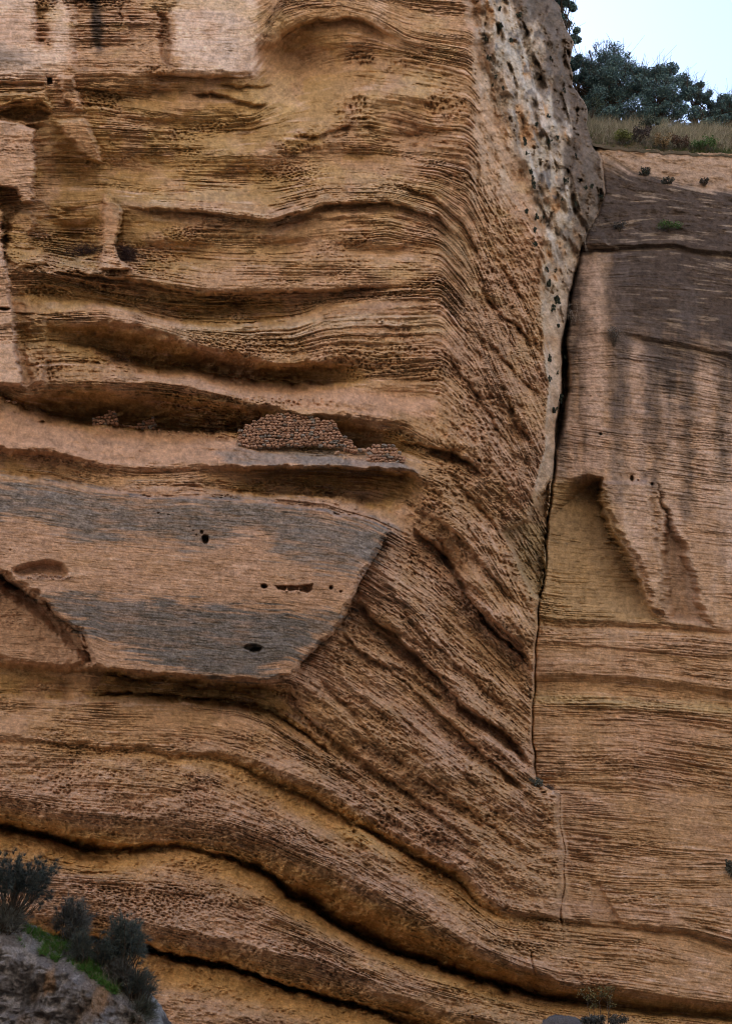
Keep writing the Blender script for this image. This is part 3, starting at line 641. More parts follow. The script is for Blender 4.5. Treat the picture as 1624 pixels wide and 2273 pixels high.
# smooth pinkish dust slopes
for P_ in ([(292,818),(545,846),(740,858),(960,880),(960,930),(810,925),(640,905),(450,862),(330,848)], [(-280,880),(60,910),(200,948),(525,970),(640,995),(500,1030),(240,1032),(-280,990)]):
    stain(P_, (.44,.27,.18), .85, 14, 10, 104, 8)
# grey lichen on the shelf and the slab
stain([(480,1000),(640,996),(760,1004),(900,1030),(920,1048),(600,1036),(500,1024)], GREY * 1.25, .85, 10, 8, 105, 12)
stain([(-280,1050),(0,1062),(120,1075),(300,1100),(560,1112),(700,1128),(820,1160),(858,1180),(820,1240),(700,1225),(560,1190),(420,1215),(330,1190),(180,1200),(90,1150),(-280,1120)], GREY, .88, 24, 16, 106, 30)
stain([(600,1170),(850,1185),(810,1270),(700,1262),(600,1230)], GREY * 1.1, .75, 24, 16, 107, 30)
stain([(95,1322),(200,1320),(400,1338),(560,1350),(780,1362),(730,1400),(660,1452),(560,1500),(420,1490),(300,1460),(210,1410),(150,1375)], GREY * .85, .95, 15, 12, 108, 28)
stain([(300,1430),(660,1450),(560,1500),(420,1495)], GREY * .85, .8, 12, 8, 109, 22)
greyness = np.clip(1 - np.abs(col - GREY.astype(np.float32)).sum(-1) / .25, 0, 1)
col = col * (1 + .38 * greyness * vnoise(X / 2.8, Yp / 2.2, 205) + .25 * greyness * fbm(X / 12, Yp / 7, 206, 3))[..., None]
# conglomerate
col = mixc(col, (.45,.315,.215), upc * (.8 - .3 * n2))
col = mixc(col, (.50,.42,.35), upc * sstep(.1, .6, fbm((X - .2 * Yp) / 20, Yp / 90, 84, 3)) * .6)
col = mixc(col, LIME, lime * (.9 - .25 * sstep(-.2, .6, fbm(X / 40, Yp / 60, 75, 4))))
col = mixc(col, (.45,.26,.13), lime * sstep(.1, .6, fbm(X / 28, Yp / 50, 76, 4)) * .75)
col = mixc(col, GREY * 1.0, limeup * sstep(.0, .4, fbm(X / 16, Yp / 26, 77, 4) + .9 * (u2c - .75)) * .85)
col = mixc(col, (.47,.43,.39), lime * sstep(.2, .55, fbm((X - .25 * Yp) / 9, Yp / 90, 78, 3)) * .75)
col = mixc(col, (.25,.21,.18), limeup * sstep(.35, .7, fbm((X - .2 * Yp) / 12, Yp / 55, 178, 4)) * .75)
col = mixc(col, (.12,.09,.07), lime * sstep(.52, .72, u2c + .18 * fbm(X / 20, Yp / 60, 79, 3)) * sstep(620, 420, Yp) * .9)
col = mixc(col, (.30,.25,.21), lime * sstep(.7, .95, u2c) * sstep(420, 620, Yp) * .7)
# right wall: weather-black top, runs of dark water, warm foot
blk = sstep(1060, 640, Yp + 170 * n_v + 60 * n1 + 40 * n3) * sstep(300, 420, Yp)
blk = blk * lerp(1, .35, np.exp(-((X - 1330 - .04 * (Yp - 560)) / 32) ** 2) * (Yp > 560))
col = mixc(col, (.42,.29,.21), MR * sstep(1500, 1200, Yp) * .6)
col = mixc(col, (.46,.34,.265), MR * sstep(0, .6, -n_v + .3 * n1) * sstep(1500, 1250, Yp) * .8)
col = mixc(col, DARK * .62, MR * np.clip(blk * 1.15, 0, 1) * .93)
col = mixc(col, (.34,.27,.21), MR * blk * sstep(.35, .8, n3 + .3 * n2) * .5)
col = mixc(col, DARK * 1.1, MR * sstep(.15, .7, n_v + .2 * n2) * sstep(1400, 1000, Yp) * .7 * (Yp > 560))
stain([(1345,335),(1624,342),(1920,345),(1920,450),(1624,424),(1560,415),(1400,380)], (.38,.27,.20), .9, 10, 6, 110, 10, 10)
stain([(1206,1060),(1335,1075),(1400,1237),(1440,1352),(1462,1380),(1190,1388)], (.36,.245,.125), .85, 14, 4, 111, 6)
stain([(1108,1180),(1206,1080),(1216,1180),(1204,1335),(1176,1322)], (.37,.28,.165), .8, 8, 4, 112, 6)
stain([(1180,1538),(1624,1566),(1920,1600),(1920,1615),(1624,1588),(1180,1560)], (.42,.31,.17), .8, 10, 4, 113, 8)
stain([(1320,1590),(1560,1600),(1500,1720),(1420,1740)], (.40,.245,.165), .5, 40, 20, 114, 8)
blot = sstep(.1, .5, fbm(X / 90, Yp / 70, 207, 4))
col = mixc(col, (.44, .285, .205), blot * .45 * (1 - MR) * (1 - lime) * (1 - greyness))
col = mixc(col, (.46, .33, .175), sstep(.15, .6, fbm(X / 120, Yp / 60, 208, 4)) * .45 * (1 - MR) * (1 - lime) * (1 - greyness) * sstep(1100, 500, Yp))
for (x0, x1, ya, yb, k_) in [(1298,1338,575,1050,.75),(1395,1425,760,1260,.6),(1470,1500,860,1200,.55),(1545,1585,800,1150,.6),(1600,1640,900,1300,.5),(1255,1275,900,1050,.5)]:
    stain([(x0,ya),(x1,ya+20),(x1+8,yb),(x0+4,yb-20)], (.47,.345,.285), k_, 14, 14, 211 + int(x0) % 50, 0, 10)
for (x0, x1, ya, yb, k_) in [(1345,1390,600,1120,.6),(1435,1465,700,1090,.7),(1508,1540,650,1160,.7),(1590,1606,700,1250,.6)]:
    stain([(x0,ya),(x1,ya),(x1-4,yb),(x0+8,yb)], (.10,.083,.08), k_, 16, 14, 311 + int(x0) % 50, 0, 12)
col = mixc(col, (.45,.27,.11), sstep(.15, .6, blur(DL, 4, 0)) * lowleft * .7)
fault = lime * (1 - limeup) * sstep(.05, .3, u2)
col = mixc(col, (.45,.32,.225), fault * .7)
col = col * (1 + .22 * n4 + .08 * n3 + .08 * n2 + .16 * fbm(X / 3.0, Yp / 2.4, 81, 2) + .07 * fbm(X / 26, SS / 2.6, 82, 2))[..., None]
col = np.clip(col * 1.15 * np.array((1.01, .985, .965), np.float32), .02, .8).astype(np.float32)

# ------------------------------------------------------------------ cut out the sky, build the two rock masses
TOPR = np.interp(GX, [1200, 1325, 1360, 1420, 1500, 1624, 1920], [312, 318, 324, 330, 336, 340, 346]) + 3 * fbm(GX / 16, GX * 0 + .3, 80, 3)
skyv = (X > xe) & (Yp < TOPR[None, :])
PT = at(X, Yp, DEP)
vid = np.arange(H * W_).reshape(H, W_)
q = np.stack([vid[:-1, :-1], vid[1:, :-1], vid[1:, 1:], vid[:-1, 1:]], -1)
gone = skyv[:-1, :-1] | skyv[1:, :-1] | skyv[1:, 1:] | skyv[:-1, 1:]
isR = (X[:-1, :-1] > xe[:-1, :-1] + np.interp(ys, [1700, 1760], [2, 3])[:-1, None])
CLIFF = mottled('cliff_stone', None, scale=22.0, attr='tone', amount=.26, bump=.02)
def rock_mass(name, sel, label, back):
    f = q[sel]
    used = np.unique(f)
    mp = np.full(H * W_, -1, np.int64); mp[used] = np.arange(len(used))
    V = PT.reshape(-1, 3)[used]; cc = col.reshape(-1, 3)[used]
    f = mp[f]
    # the open rim runs back into the hill
    e = np.concatenate([f[:, [0, 1]], f[:, [1, 2]], f[:, [2, 3]], f[:, [3, 0]]])
    key = np.sort(e, 1); code = key[:, 0] * len(V) + key[:, 1]
    uq, ix, ct = np.unique(code, return_index=True, return_counts=True)
    be = e[ix[ct == 1]]
    bv = np.unique(be); m2 = np.full(len(V), -1, np.int64)
    Vn = [V]; cn = [cc]; fs = [f]; prev = bv
    for k, (dy, dz) in enumerate(back):
        start = sum(len(v) for v in Vn)
        b = V[bv].copy(); b[:, 1] += dy; b[:, 2] += dz
        if k + 1 < len(back): b += np.random.RandomState(k).randn(*b.shape) * .015
        Vn.append(b); cn.append(cc[bv])
        nxt = np.arange(start, start + len(bv))
        a_ = np.full(sum(len(v) for v in Vn), -1, np.int64); c_ = a_.copy()
        a_[bv] = prev; c_[bv] = nxt
        fs.append(np.stack([a_[be[:, 1]], a_[be[:, 0]], c_[be[:, 0]], c_[be[:, 1]]], -1))
        prev = nxt
    me = np_mesh(name, np.concatenate(Vn), np.concatenate(fs), CLIFF, np.concatenate(cn))
    o = obj(name, me)
    tag(o, label, None, None, 'structure')
    return o
rock_mass('cliff', ~gone & ~isR, 'huge layered orange sandstone cliff with caves, grey slab and pale corner', [(.4, 0), (1.2, 0), (3.0, 0), (14.0, 0), (60.0, 0)])
cx_ = np.linspace(-150, -24.2, 60); cz_ = np.linspace(-1, 122, 60)  # unseen mass left of view, added so its shadow covers the far side's foot
CX, CZ = np.meshgrid(cx_, cz_)
V = np.stack([CX, 50.5 + 2.5 * fbm(CX / 12, CZ / 9, 190, 4), CZ], -1)
bk = V[-1:].copy(); bk[..., 1] += 70
V = np.concatenate([V, bk], 0); ii = np.arange(V.shape[0] * 60).reshape(-1, 60)
f_ = np.stack([ii[:-1,:-1], ii[:-1,1:], ii[1:,1:], ii[1:,:-1]], -1).reshape(-1, 4)
tag(obj('cliff', np_mesh('cliff', V.reshape(-1, 3), f_, CLIFF, np.tile((.29,.19,.115), (V.size // 3, 1)))), 'unseen cliff added left of the view to shade the far side of the gorge', None, None, 'structure')
rock_mass('cliff', ~gone & isR, 'dark stained right-hand rock wall below the scrub, split off by the fissure', [(.3, .02), (14.0, -2.0)])

def depth_at(px, py):
    i = int(np.clip(np.searchsorted(GY, py), 0, H - 1)); j = int(np.clip(np.searchsorted(GX, px), 0, W_ - 1))
    return float(DEP[i, j])
# ------------------------------------------------------------------ ground, far side of the gorge, hill above the right wall
EARTH = mottled('earth', [(.10,.075,.05), (.20,.15,.10)], scale=.6, bump=.05)
g = np.array([(-400,-400,0),(400,-400,0),(400,400,0),(-400,400,0)], float)
tag(obj('ground', np_mesh('ground', g, np.array([[0,1,2,3]]), EARTH)), 'earth floor of the gorge', None, None, 'structure')
fx = np.linspace(-300, 300, 140); fz = np.linspace(-1, 110, 60)  # unseen far side: size and tone set to bounce light and block low sky
FX, FZ = np.meshgrid(fx, fz)
FY = -30 - FZ * .06 + 4 * fbm(FX / 18, FZ / 14, 200, 4)
V = np.stack([FX, FY, FZ], -1)
back = V[-1:].copy(); back[..., 1] -= 60
V = np.concatenate([V, back], 0)
ii = np.arange(V.shape[0] * 140).reshape(-1, 140)
F = np.stack([ii[:-1,:-1], ii[:-1,1:], ii[1:,1:], ii[1:,:-1]], -1).reshape(-1, 4)
FAR = mottled('far_side_stone', [(.36,.315,.255), (.46,.405,.33)], scale=.35, bump=.1)
tag(obj('cliff', np_mesh('cliff', V.reshape(-1, 3), F, FAR)), 'unseen far side of the gorge, added behind the viewer to shape the light', None, None, 'structure')

rpx = np.concatenate([np.arange(1180, 1700, 4.0), np.arange(1700, 1925, 12.0)])
rtop = np.interp(rpx, GX, TOPR)
rY = np.array([depth_at(p, t + 8) for p, t in zip(np.maximum(rpx, 1352), np.interp(np.maximum(rpx, 1352), GX, TOPR))])
rim = at(rpx, rtop, rY)
PROF = [(-.05, -.25), (0.0, -.02), (.25, .16), (.55, .55), (1.1, 1.5), (1.7, 2.4), (2.5, 3.35), (3.4, 4.3), (4.6, 5.2), (7, 6.3), (12, 7.6), (26, 9.5)]
pd = np.array([p[0] for p in PROF]); pz = np.array([p[1] for p in PROF])
dd = np.concatenate([np.linspace(-.05, 4.6, 60), [5.5, 7, 9, 12, 18, 26]])
def bank(j, d):
    return rim[j] + np.array([0, d, np.interp(d, pd, pz)])
BX, BD = np.meshgrid(np.arange(len(rpx)), dd)
V = rim[BX] + np.stack([0 * BD, BD, np.interp(BD, pd, pz)], -1)
V[..., 2] += .16 * fbm(V[..., 0] * 1.6, V[..., 1] * 1.6, 210, 4) * sstep(0, .6, BD)
ii = np.arange(V.shape[0] * V.shape[1]).reshape(V.shape[:2])
F = np.stack([ii[:-1,:-1], ii[:-1,1:], ii[1:,1:], ii[1:,:-1]], -1).reshape(-1, 4)
SOIL = mottled('hill_soil', [(.07,.06,.035), (.16,.115,.075)], scale=3.0, bump=.05)
tag(obj('hillside', np_mesh('hillside', V.reshape(-1, 3), F, SOIL)), 'steep bank above the right-hand wall', None, None, 'structure')

# ------------------------------------------------------------------ plant kit
def tubes(paths, sides=5):
    Vs, Fs = [], []; n0 = 0
    a = np.linspace(0, 2 * np.pi, sides, endpoint=False)
    for pts, r0, r1 in paths:
        p = np.asarray(pts, float); n = len(p)
        t = np.gradient(p, axis=0); t /= np.linalg.norm(t, axis=1)[:, None] + 1e-9
        ref = np.array([.31, .87, .38]); u = np.cross(t, ref); u /= np.linalg.norm(u, axis=1)[:, None] + 1e-9
        v = np.cross(t, u); r = np.linspace(r0, r1, n)[:, None, None]
        ring = p[:, None] + r * (np.cos(a)[None, :, None] * u[:, None] + np.sin(a)[None, :, None] * v[:, None])
        Vs.append(ring.reshape(-1, 3))
        k = np.arange(n * sides).reshape(n, sides) + n0
        kn = np.roll(k, -1, 1)
        Fs.append(np.stack([k[:-1], kn[:-1], kn[1:], k[1:]], -1).reshape(-1, 4))
        n0 += n * sides
    return np.concatenate(Vs), np.concatenate(Fs)

def grow(rng, p, d, ln, r, depth, split=3, spread=.6, up=.15, wig=.18, seg=5, shrink=.68):
    """recursive branching; returns list of (pts, r0, r1), list of tips"""
    pts = [np.array(p, float)]; d = np.array(d, float); d /= np.linalg.norm(d)
    for i in range(seg):
        d = d + rng.randn(3) * wig + np.array([0, 0, up * .3]); d /= np.linalg.norm(d)
        pts.append(pts[-1] + d * ln / seg)
    out = [(pts, r, r * .6)]; tips = []
    if depth == 0: return out, [(pts[-1], d)]
    for k in range(split):
        at_ = pts[-1] if k == 0 else pts[rng.randint(seg // 2, seg + 1)]
        nd = d + rng.randn(3) * spread + np.array([0, 0, up])
        a, b = grow(rng, at_, nd, ln * shrink * rng.uniform(.8, 1.15), r * .58, depth - 1, split, spread, up, wig, seg, shrink)
        out += a; tips += b
    return out, tips

def leaves(rng, centres, n, size, radii, stretch=1.6):
    """n small diamond leaves scattered round the given clump centres"""
    c = np.asarray(centres)[rng.randint(0, len(centres), n)]
    q = rng.randn(n, 3); q /= np.linalg.norm(q, axis=1)[:, None]
    q *= (rng.rand(n) ** .45)[:, None] * np.asarray(radii)
    p = c + q
    u = rng.randn(n, 3); u[:, 2] += .3; u /= np.linalg.norm(u, axis=1)[:, None]
    v = np.cross(u, rng.randn(n, 3)); v /= np.linalg.norm(v, axis=1)[:, None]
    s = size * rng.uniform(.6, 1.4, n)[:, None]
    V = np.stack([p - u * s * stretch * .5, p + v * s * .5, p + u * s * stretch * .5, p - v * s * .5], 1).reshape(-1, 3)
    return V, np.arange(n * 4).reshape(-1, 4)

def strands(rng, roots, dirs, n, ln, wid, bend=.35, spread=.35, droop=0.0, segs=3):
    """n thin bent blades starting at the given roots"""
    k = rng.randint(0, len(roots), n)
    p = np.asarray(roots)[k]; d = np.asarray(dirs)[k] + rng.randn(n, 3) * spread
    d /= np.linalg.norm(d, axis=1)[:, None]
    L_ = ln * rng.uniform(.5, 1.25, n)[:, None]
    sd = np.cross(d, rng.randn(n, 3)); sd /= np.linalg.norm(sd, axis=1)[:, None] + 1e-9
    bd = rng.randn(n, 3) * bend; bd[:, 2] -= droop
    rows = []
    for i in range(segs + 1):
        t = i / segs
        c = p + d * L_ * t + bd * L_ * t * t
        w = wid * (1 - .85 * t)
        rows += [c - sd * w * .5, c + sd * w * .5]
    V = np.stack(rows, 1)
    m = 2 * (segs + 1)
    base = np.arange(n)[:, None] * m
    F = np.concatenate([np.stack([base[:, 0] + 2 * i, base[:, 0] + 2 * i + 1, base[:, 0] + 2 * i + 3, base[:, 0] + 2 * i + 2], 1) for i in range(segs)])
    return V.reshape(-1, 3), F

def tones(n, per, base, rng, var=.3, alt=None, altp=.0):
    k = n // per
    c = np.array(base)[None] * (1 + var * rng.uniform(-1, 1, (k, 1)))
    if alt is not None:
        m = rng.rand(k) < altp
        c[m] = np.array(alt) * (1 + var * rng.uniform(-1, 1, (m.sum(), 1)))
    return np.repeat(c, per, 0)

LEAF = mottled('leaf', None, scale=2.0, attr='tone', amount=.3, rough=.6)
STRAW = mottled('straw', None, scale=2.0, attr='tone', amount=.2, rough=.8)
BARK = mottled('bark', [(.055,.042,.034), (.11,.085,.065)], scale=14)
PALEBARK = mottled('dry_twig', [(.20,.165,.14), (.34,.29,.25)], scale=12)
RED_TWIG = mottled('dead_stalk', [(.03,.019,.022), (.085,.055,.055)], scale=14)
STONE = mottled('field_stone', None, scale=16, attr='tone', amount=.25, bump=.01)

def empty(name, loc):
    o = bpy.data.objects.new(name, None); C.objects.link(o); o.location = loc; o.empty_display_size = .2
    return o

def mpp(py, Y):
    return float(Y / ray(812, py)[1] / FOC)

def tree(name, px, ytop, ybase, wpx, Y, seed, label, cat='tree', group=None, nleaf=9000, leafc=(.10,.175,.19), size=.065, clumps=26, airy=.0):
    rng = np.random.RandomState(seed)
    b = at(px, ybase, Y); top = at(px, ytop, Y)
    b = b - np.array([0, 0, .5]); h = top[2] - b[2]; rad = wpx * mpp((ytop + ybase) / 2, Y) / 2
    root = empty(name, b)
    tag(root, label, cat, group)
    paths = []
    cs = []; clumps = int(clumps * 2.6); nleaf = int(nleaf * 2.6)
    for k in range(clumps):                              # clumps fill an uneven dome
        th = rng.uniform(0, 2 * np.pi); z = rng.uniform(.03, .93)
        prof = math.sqrt(max(0.05, 1 - ((z - .42) / .58) ** 2)) if z > .42 else 1.0
        rr = rad * prof * math.sqrt(rng.rand()) * .92
        cs.append((rr * math.cos(th), rr * math.sin(th) * .9, h * z))
    cs = np.array(cs)
    for k in range(5):
        pts = [np.array([0, 0, -.2]), np.array([rng.uniform(-.2, .2) * rad, rng.uniform(-.2, .2) * rad, h * .25]), np.array([rng.uniform(-.4, .4) * rad, rng.uniform(-.4, .4) * rad, h * .5])]
        paths.append((pts, .09, .05))
        for q in cs[k::5]:
            mid = (pts[2] + q) / 2 + rng.randn(3) * .12
            paths.append(([pts[1 + rng.randint(2)], mid, q], .04, .012))
            for _ in range(4):
                paths.append(([q, q + rng.randn(3) * .16 * rad, q + rng.randn(3) * .3 * rad], .012, .005))
    for q in cs:
        if q[2] > .45 * h:
            for _ in range(3):
                e = q + np.array([q[0] * .25, 0, .1 * h]) + rng.randn(3) * .16 * rad
                paths.append(([q, (q + e) / 2 + rng.randn(3) * .05, e + np.array([0, 0, .06 * h])], .014, .006))
    V, F = tubes(paths); obj('trunk', np_mesh('trunk', V, F, BARK), root)
    cr = rad * rng.uniform(.19, .27)
    V, F = leaves(rng, cs, nleaf, size, (cr, cr, cr * .75))
    obj('crown', np_mesh('crown', V, F, LEAF, tones(len(V), 4, leafc, rng, .35, (.16, .25, .23), .35), smooth=False), root)
    return root

TG = 'dark trees on the bank above the right-hand wall'
tree('tree', 1252, -60, 150, 84, 60.5, 1, 'dark tree jutting past the pale rock corner at the top edge', 'tree', TG, 6500, size=.085, clumps=22)
tree('tree', 1298, 128, 268, 110, 61.5, 2, 'dense dark tree pressed against the pale rock corner', 'tree', TG, 8000)
tree('tree', 1362, 118, 272, 165, 61, 3, 'tallest bushy dark tree, below the bare twigs', 'tree', TG, 14000, clumps=34)
tree('tree', 1466, 150, 276, 160, 61, 4, 'rounded dark tree in the middle of the row', 'tree', TG, 13000, clumps=30)
tree('tree', 1548, 180, 280, 95, 61.5, 5, 'small open-topped dark tree right of the rounded one', 'tree', TG, 6000, clumps=18)
tree('tree', 1618, 225, 286, 130, 62, 6, 'low dark bush at the right edge of the bank', 'bush', TG, 7000, clumps=20)
tree('tree', 1720, 180, 282, 130, 62, 7, 'dark tree beyond the right edge of the bank', 'tree', TG, 7000, clumps=20)
# bare twiggy tree behind the tallest one
rng = np.random.RandomState(12)
b = at(1350, 200, 61.8); root = empty('bare_tree', b)
tag(root, 'leafless twiggy tree rising above the tallest dark tree', 'tree')
tr, cw = [], []
for k, (dx, ln) in enumerate([(-.3, .62), (.1, .62), (.55, .6), (-.6, .5), (.9, .5), (-.05, .7)]):
    p0 = np.array([0, 0, -.3]); p1 = np.array([dx * .8, 0, 1.7])
    tr.append(([p0, (p0 + p1) / 2 + rng.randn(3) * .08, p1], .05, .03))
    a, t = grow(rng, p1, (dx * 1.2, rng.uniform(-.3, .3), 1), ln, .026, 4, 3, .5, .28, .12, 4, .68)
    cw += a
V, F = tubes(tr); obj('trunk', np_mesh('trunk', V, F, BARK), root)
V, F = tubes([(p, max(r, .013), max(q, .011)) for p, r, q in cw], 3); obj('crown', np_mesh('crown', V, F, BARK), root)
# twigs of the corner tree reaching out
# ---- bank grass and small shrubs
rng = np.random.RandomState(5)
def bank_pts(n, d0, d1, lo=1290, hi=1900):
    j = rng.randint(np.searchsorted(rpx, lo), np.searchsorted(rpx, hi) - 1, n); d = rng.uniform(d0, d1, n)
    f = rng.rand(n)[:, None]
    p = rim[j] * (1 - f) + rim[np.minimum(j + 1, len(rpx) - 1)] * f
    return p + np.stack([0 * d, d, np.interp(d, pd, pz) - .04], -1)
roots = np.concatenate([bank_pts(900, .5, 3.3)])
cl = bank_pts(150, .7, 3.0)
roots = np.concatenate([roots, np.repeat(cl, 10, 0) + rng.randn(1500, 3) * np.array([.18, .12, .05])])
V, F = strands(rng, roots, np.tile([.28, -.1, 1.0], (len(roots), 1)), 15000, .62, .011, .3, .22, .12)
tag(obj('dry_grass', np_mesh('dry_grass', V, F, STRAW, tones(len(V), 8, (.42,.37,.28), rng, .35, (.17,.17,.09), .4), smooth=False)), 'long pale dry grass covering the bank', None, None, 'stuff')
roots = np.concatenate([bank_pts(600, .15, 1.0, 1300, 1900), bank_pts(300, .1, .7, 1500, 1900)])
V, F = strands(rng, roots, np.tile([0, -.3, 1.0], (len(roots), 1)), 5000, .22, .014, .4, .5, .1)
tag(obj('green_grass', np_mesh('green_grass', V, F, STRAW, tones(len(V), 8, (.06,.10,.03), rng, .35, (.13,.11,.05), .35), smooth=False)), 'low green grass along the rim of the right-hand wall', None, None, 'stuff')

def small_shrub(name, px, py, Y, wpx, hpx, seed, label, cat='shrub', c=(.04,.055,.035), n=900, size=.05, group=None, twigs=24, lift=0):
    """py is where the shrub is rooted"""
    rng = np.random.RandomState(seed)
    s = mpp(py, Y); rw = wpx * s / 2; hh = hpx * s
    root = empty(name, at(px, py, Y)); tag(root, label, cat, group)
    cs = []; paths = []
    for k in range(twigs):
        e = np.array([rng.uniform(-.8, .8) * rw, rng.uniform(-.7, .3) * rw, hh * rng.uniform(.35, .85)])
        paths.append(([np.array([0, .05, -.05]), e * .5 + rng.randn(3) * .08 * rw, e], .35 * s, .12 * s)); cs.append(e)
    V, F = tubes(paths, 4); obj('stem', np_mesh('stem', V, F, BARK), root)
    V, F = leaves(rng, cs, n, size, (rw * .4, rw * .35, hh * .26))
    obj('foliage', np_mesh('foliage', V, F, LEAF, tones(len(V), 4, np.array(c) * 1.7, rng, .45), smooth=False), root)
    return root
RB = [(1382, 318, 40, 30, (.10,.115,.04), 'yellow-green shrub at the rim of the right-hand wall'), (1420, 312, 44, 34, (.055,.045,.045), 'brownish low shrub in the dry grass'),
      (1470, 330, 40, 34, (.16,.115,.065), 'straw-coloured tuft of scrub hanging over the rim'), (1512, 332, 42, 34, (.09,.06,.045), 'reddish-brown shrub on the rim'), (1560, 334, 60, 26, (.055,.10,.035), 'bright green low plant on the rim near the right edge'),
      (1440, 288, 46, 34, (.06,.075,.06), 'grey-green shrub in front of the trees'), (1312, 260, 50, 46, (.04,.055,.04), 'dark shrub at the foot of the tree by the rock corner')]
for k, (px, py, wp, hp, c, lab) in enumerate(RB):
    small_shrub('shrub', px, py, depth_at(px, 352) + (.35 if py > 300 else 1.8), wp, hp, 300 + k, lab, 'shrub', c, 800, .055)

# ---- plants on the rock faces
def on_face(px, py, out=.05):
    r = [depth_at(px + a, py + b) for a in (-4, 0, 4) for b in (-4, 0, 4)]
    return at(px, py, min(r) - out)
rng = np.random.RandomState(31)
CUSH = []
for k in range(4):
    r = .16
    cs = rng.randn(9, 3) * np.array([.08, .05, .09]) + np.array([0, -.03, .0])
    V, F = leaves(rng, cs, 260, .05, (.07, .06, .07))
    CUSH.append(np_mesh('cushion_plant', V, F, LEAF, tones(len(V), 4, (.045,.055,.045), rng, .4, (.085,.095,.06), .2), smooth=False))
spots = [(1112,55,1.5),(1134,90,1.2),(1077,87,1.1),(1099,170,.8),(1092,188,.9),(1117,195,1.1),(1082,128,1.0),(1109,20,1.2),(1152,32,1.3),(1189,275,1.1),(1217,258,.9),(1164,315,1.7),(1219,312,1.3),(1177,380,1.2),(1182,395,1.0),(1184,410,1.2),
         (1169,340,.9),(1167,468,1.1),(1190,482,1.4),(1187,510,1.1),(1187,540,1.2),(1207,482,.7),(1254,400,1.1),(1277,345,.9),(1299,415,1.1),(1312,412,1.1),(1332,435,1.0),(1277,452,.9),(1247,442,.8),(1222,128,1.0),(1252,200,1.1),(1237,305,.9),
         (1215,628,1.7),(1234,665,1.9),(1227,684,1.3),(1214,598,.9),(1219,796,1.5),(1254,792,1.1),(1219,841,1.1),(1245,884,1.5),(1230,908,1.6),(1239,723,.9),(1237,828,.7),(1232,600,.7)]
CL = ['dark cushion plant on the grey-brown upper part of the pale rock corner', 'dark cushion plant in the broken middle of the pale rock corner', 'dark cushion plant clinging to the smooth pale strip beside the fissure']
for k, (px, py, sc) in enumerate(spots):
    o = obj('cushion_plant', CUSH[k % 4], None, on_face(px, py, .03))
    o.scale = (sc * .62, sc * .5, sc * .8); o.rotation_euler = (0, rng.uniform(-.3, .3), rng.uniform(0, 6.28))
    tag(o, CL[0 if py < 330 else 1 if py < 570 else 2], 'plant', 'cushion plants rooted on the pale rock corner ' + ('above' if py < 330 else 'in the middle' if py < 570 else 'beside the fissure'))
small_shrub('shrub', 1430, 392, depth_at(1430, 388) - .12, 26, 20, 320, 'dark shrub on the ledge of the stained right-hand wall', 'shrub', (.035,.04,.035), 700, .045)
small_shrub('shrub', 1482, 412, depth_at(1482, 405) - .12, 28, 17, 321, 'low dark shrub right of the one on the ledge', 'shrub', (.045,.05,.045), 600, .045)
small_shrub('shrub', 1484, 512, depth_at(1484, 510) - .15, 56, 16, 322, 'bright green plant on the dark sloping rock', 'plant', (.05,.095,.03), 900, .04)
small_shrub('shrub', 1562, 410, depth_at(1562, 404) - .1, 20, 14, 323, 'small dark plant under the rim near the right edge', 'plant', (.05,.045,.04), 400, .045)
small_shrub('shrub', 1375, 512, depth_at(1375, 505) - .1, 30, 22, 324, 'small dark plant on the wall beside the bare creeper', 'plant', (.045,.045,.045), 350, .04)
small_shrub('shrub', 1362, 768, depth_at(1362, 760) - .1, 30, 48, 325, 'grey straggly plant on the right-hand wall beside the fissure', 'plant', (.085,.08,.075), 420, .04)
small_shrub('shrub', 1190, 1752, depth_at(1190, 1745) - .1, 30, 26, 326, 'grey-green plant at the foot of the fissure', 'plant', (.075,.085,.075), 500, .04)
small_shrub('shrub', 1218, 1757, depth_at(1218, 1750) - .1, 26, 16, 327, 'low reddish plant at the foot of the fissure', 'plant', (.10,.075,.065), 350, .035)
small_shrub('shrub', 1622, 1950, depth_at(1622, 1945) - .1, 20, 40, 328, 'dark plant at the right edge of the lower wall', 'plant', (.06,.06,.05), 500, .05)
# creepers and dry tangles
def tangle(name, pts_dirs, seed, label, cat, m, r=.012, ln=.8, depth=3, up=.0, wig=.25, spread=.7, split=3, parts=None):
    rng = np.random.RandomState(seed)
    base = pts_dirs[0][0]
    ps = []
    if len(pts_dirs) > 1: ps.append(([np.array(p) - base for p, _ in pts_dirs], r, r * .8))
    for p, d in pts_dirs:
        a, _ = grow(rng, np.array(p) - base, d, ln * rng.uniform(.7, 1.2), r, depth, split, spread, up, wig, 5, .72)
        ps += a
    V, F = tubes([(p, max(a, .004), max(b, .004)) for p, a, b in ps], 3)
    o = obj(name, np_mesh(name, V, F, m), None, base)
    return tag(o, label, cat)
tangle('bare_creeper', [(on_face(1312 + 3 * k, 512, .15), (rng.uniform(-.3, .5), -.1, 1)) for k in range(4)], 41, 'pale leafless creeper above the block at the top of the fissure', 'creeper', PALEBARK, .012, .45, 3, .1)
tangle('dry_tangle', [(on_face(1268 + 4 * k, 690 + 12 * (k % 3), .2), (rng.uniform(-.6, .9), -.3, rng.uniform(-1, .6))) for k in range(6)], 42, 'grey tangle of dry twigs hanging in the fissure', 'creeper', PALEBARK, .009, .40, 3, -.1)
tangle('hanging_root', [(on_face(1300, 520, .1), (.0, -.05, -1)), (on_face(1296, 535, .1), (.1, -.05, -1))], 43, 'thin pale root dangling past the block at the top of the fissure', 'root', PALEBARK, .01, .7, 1, -.4, .12, .3, 2)
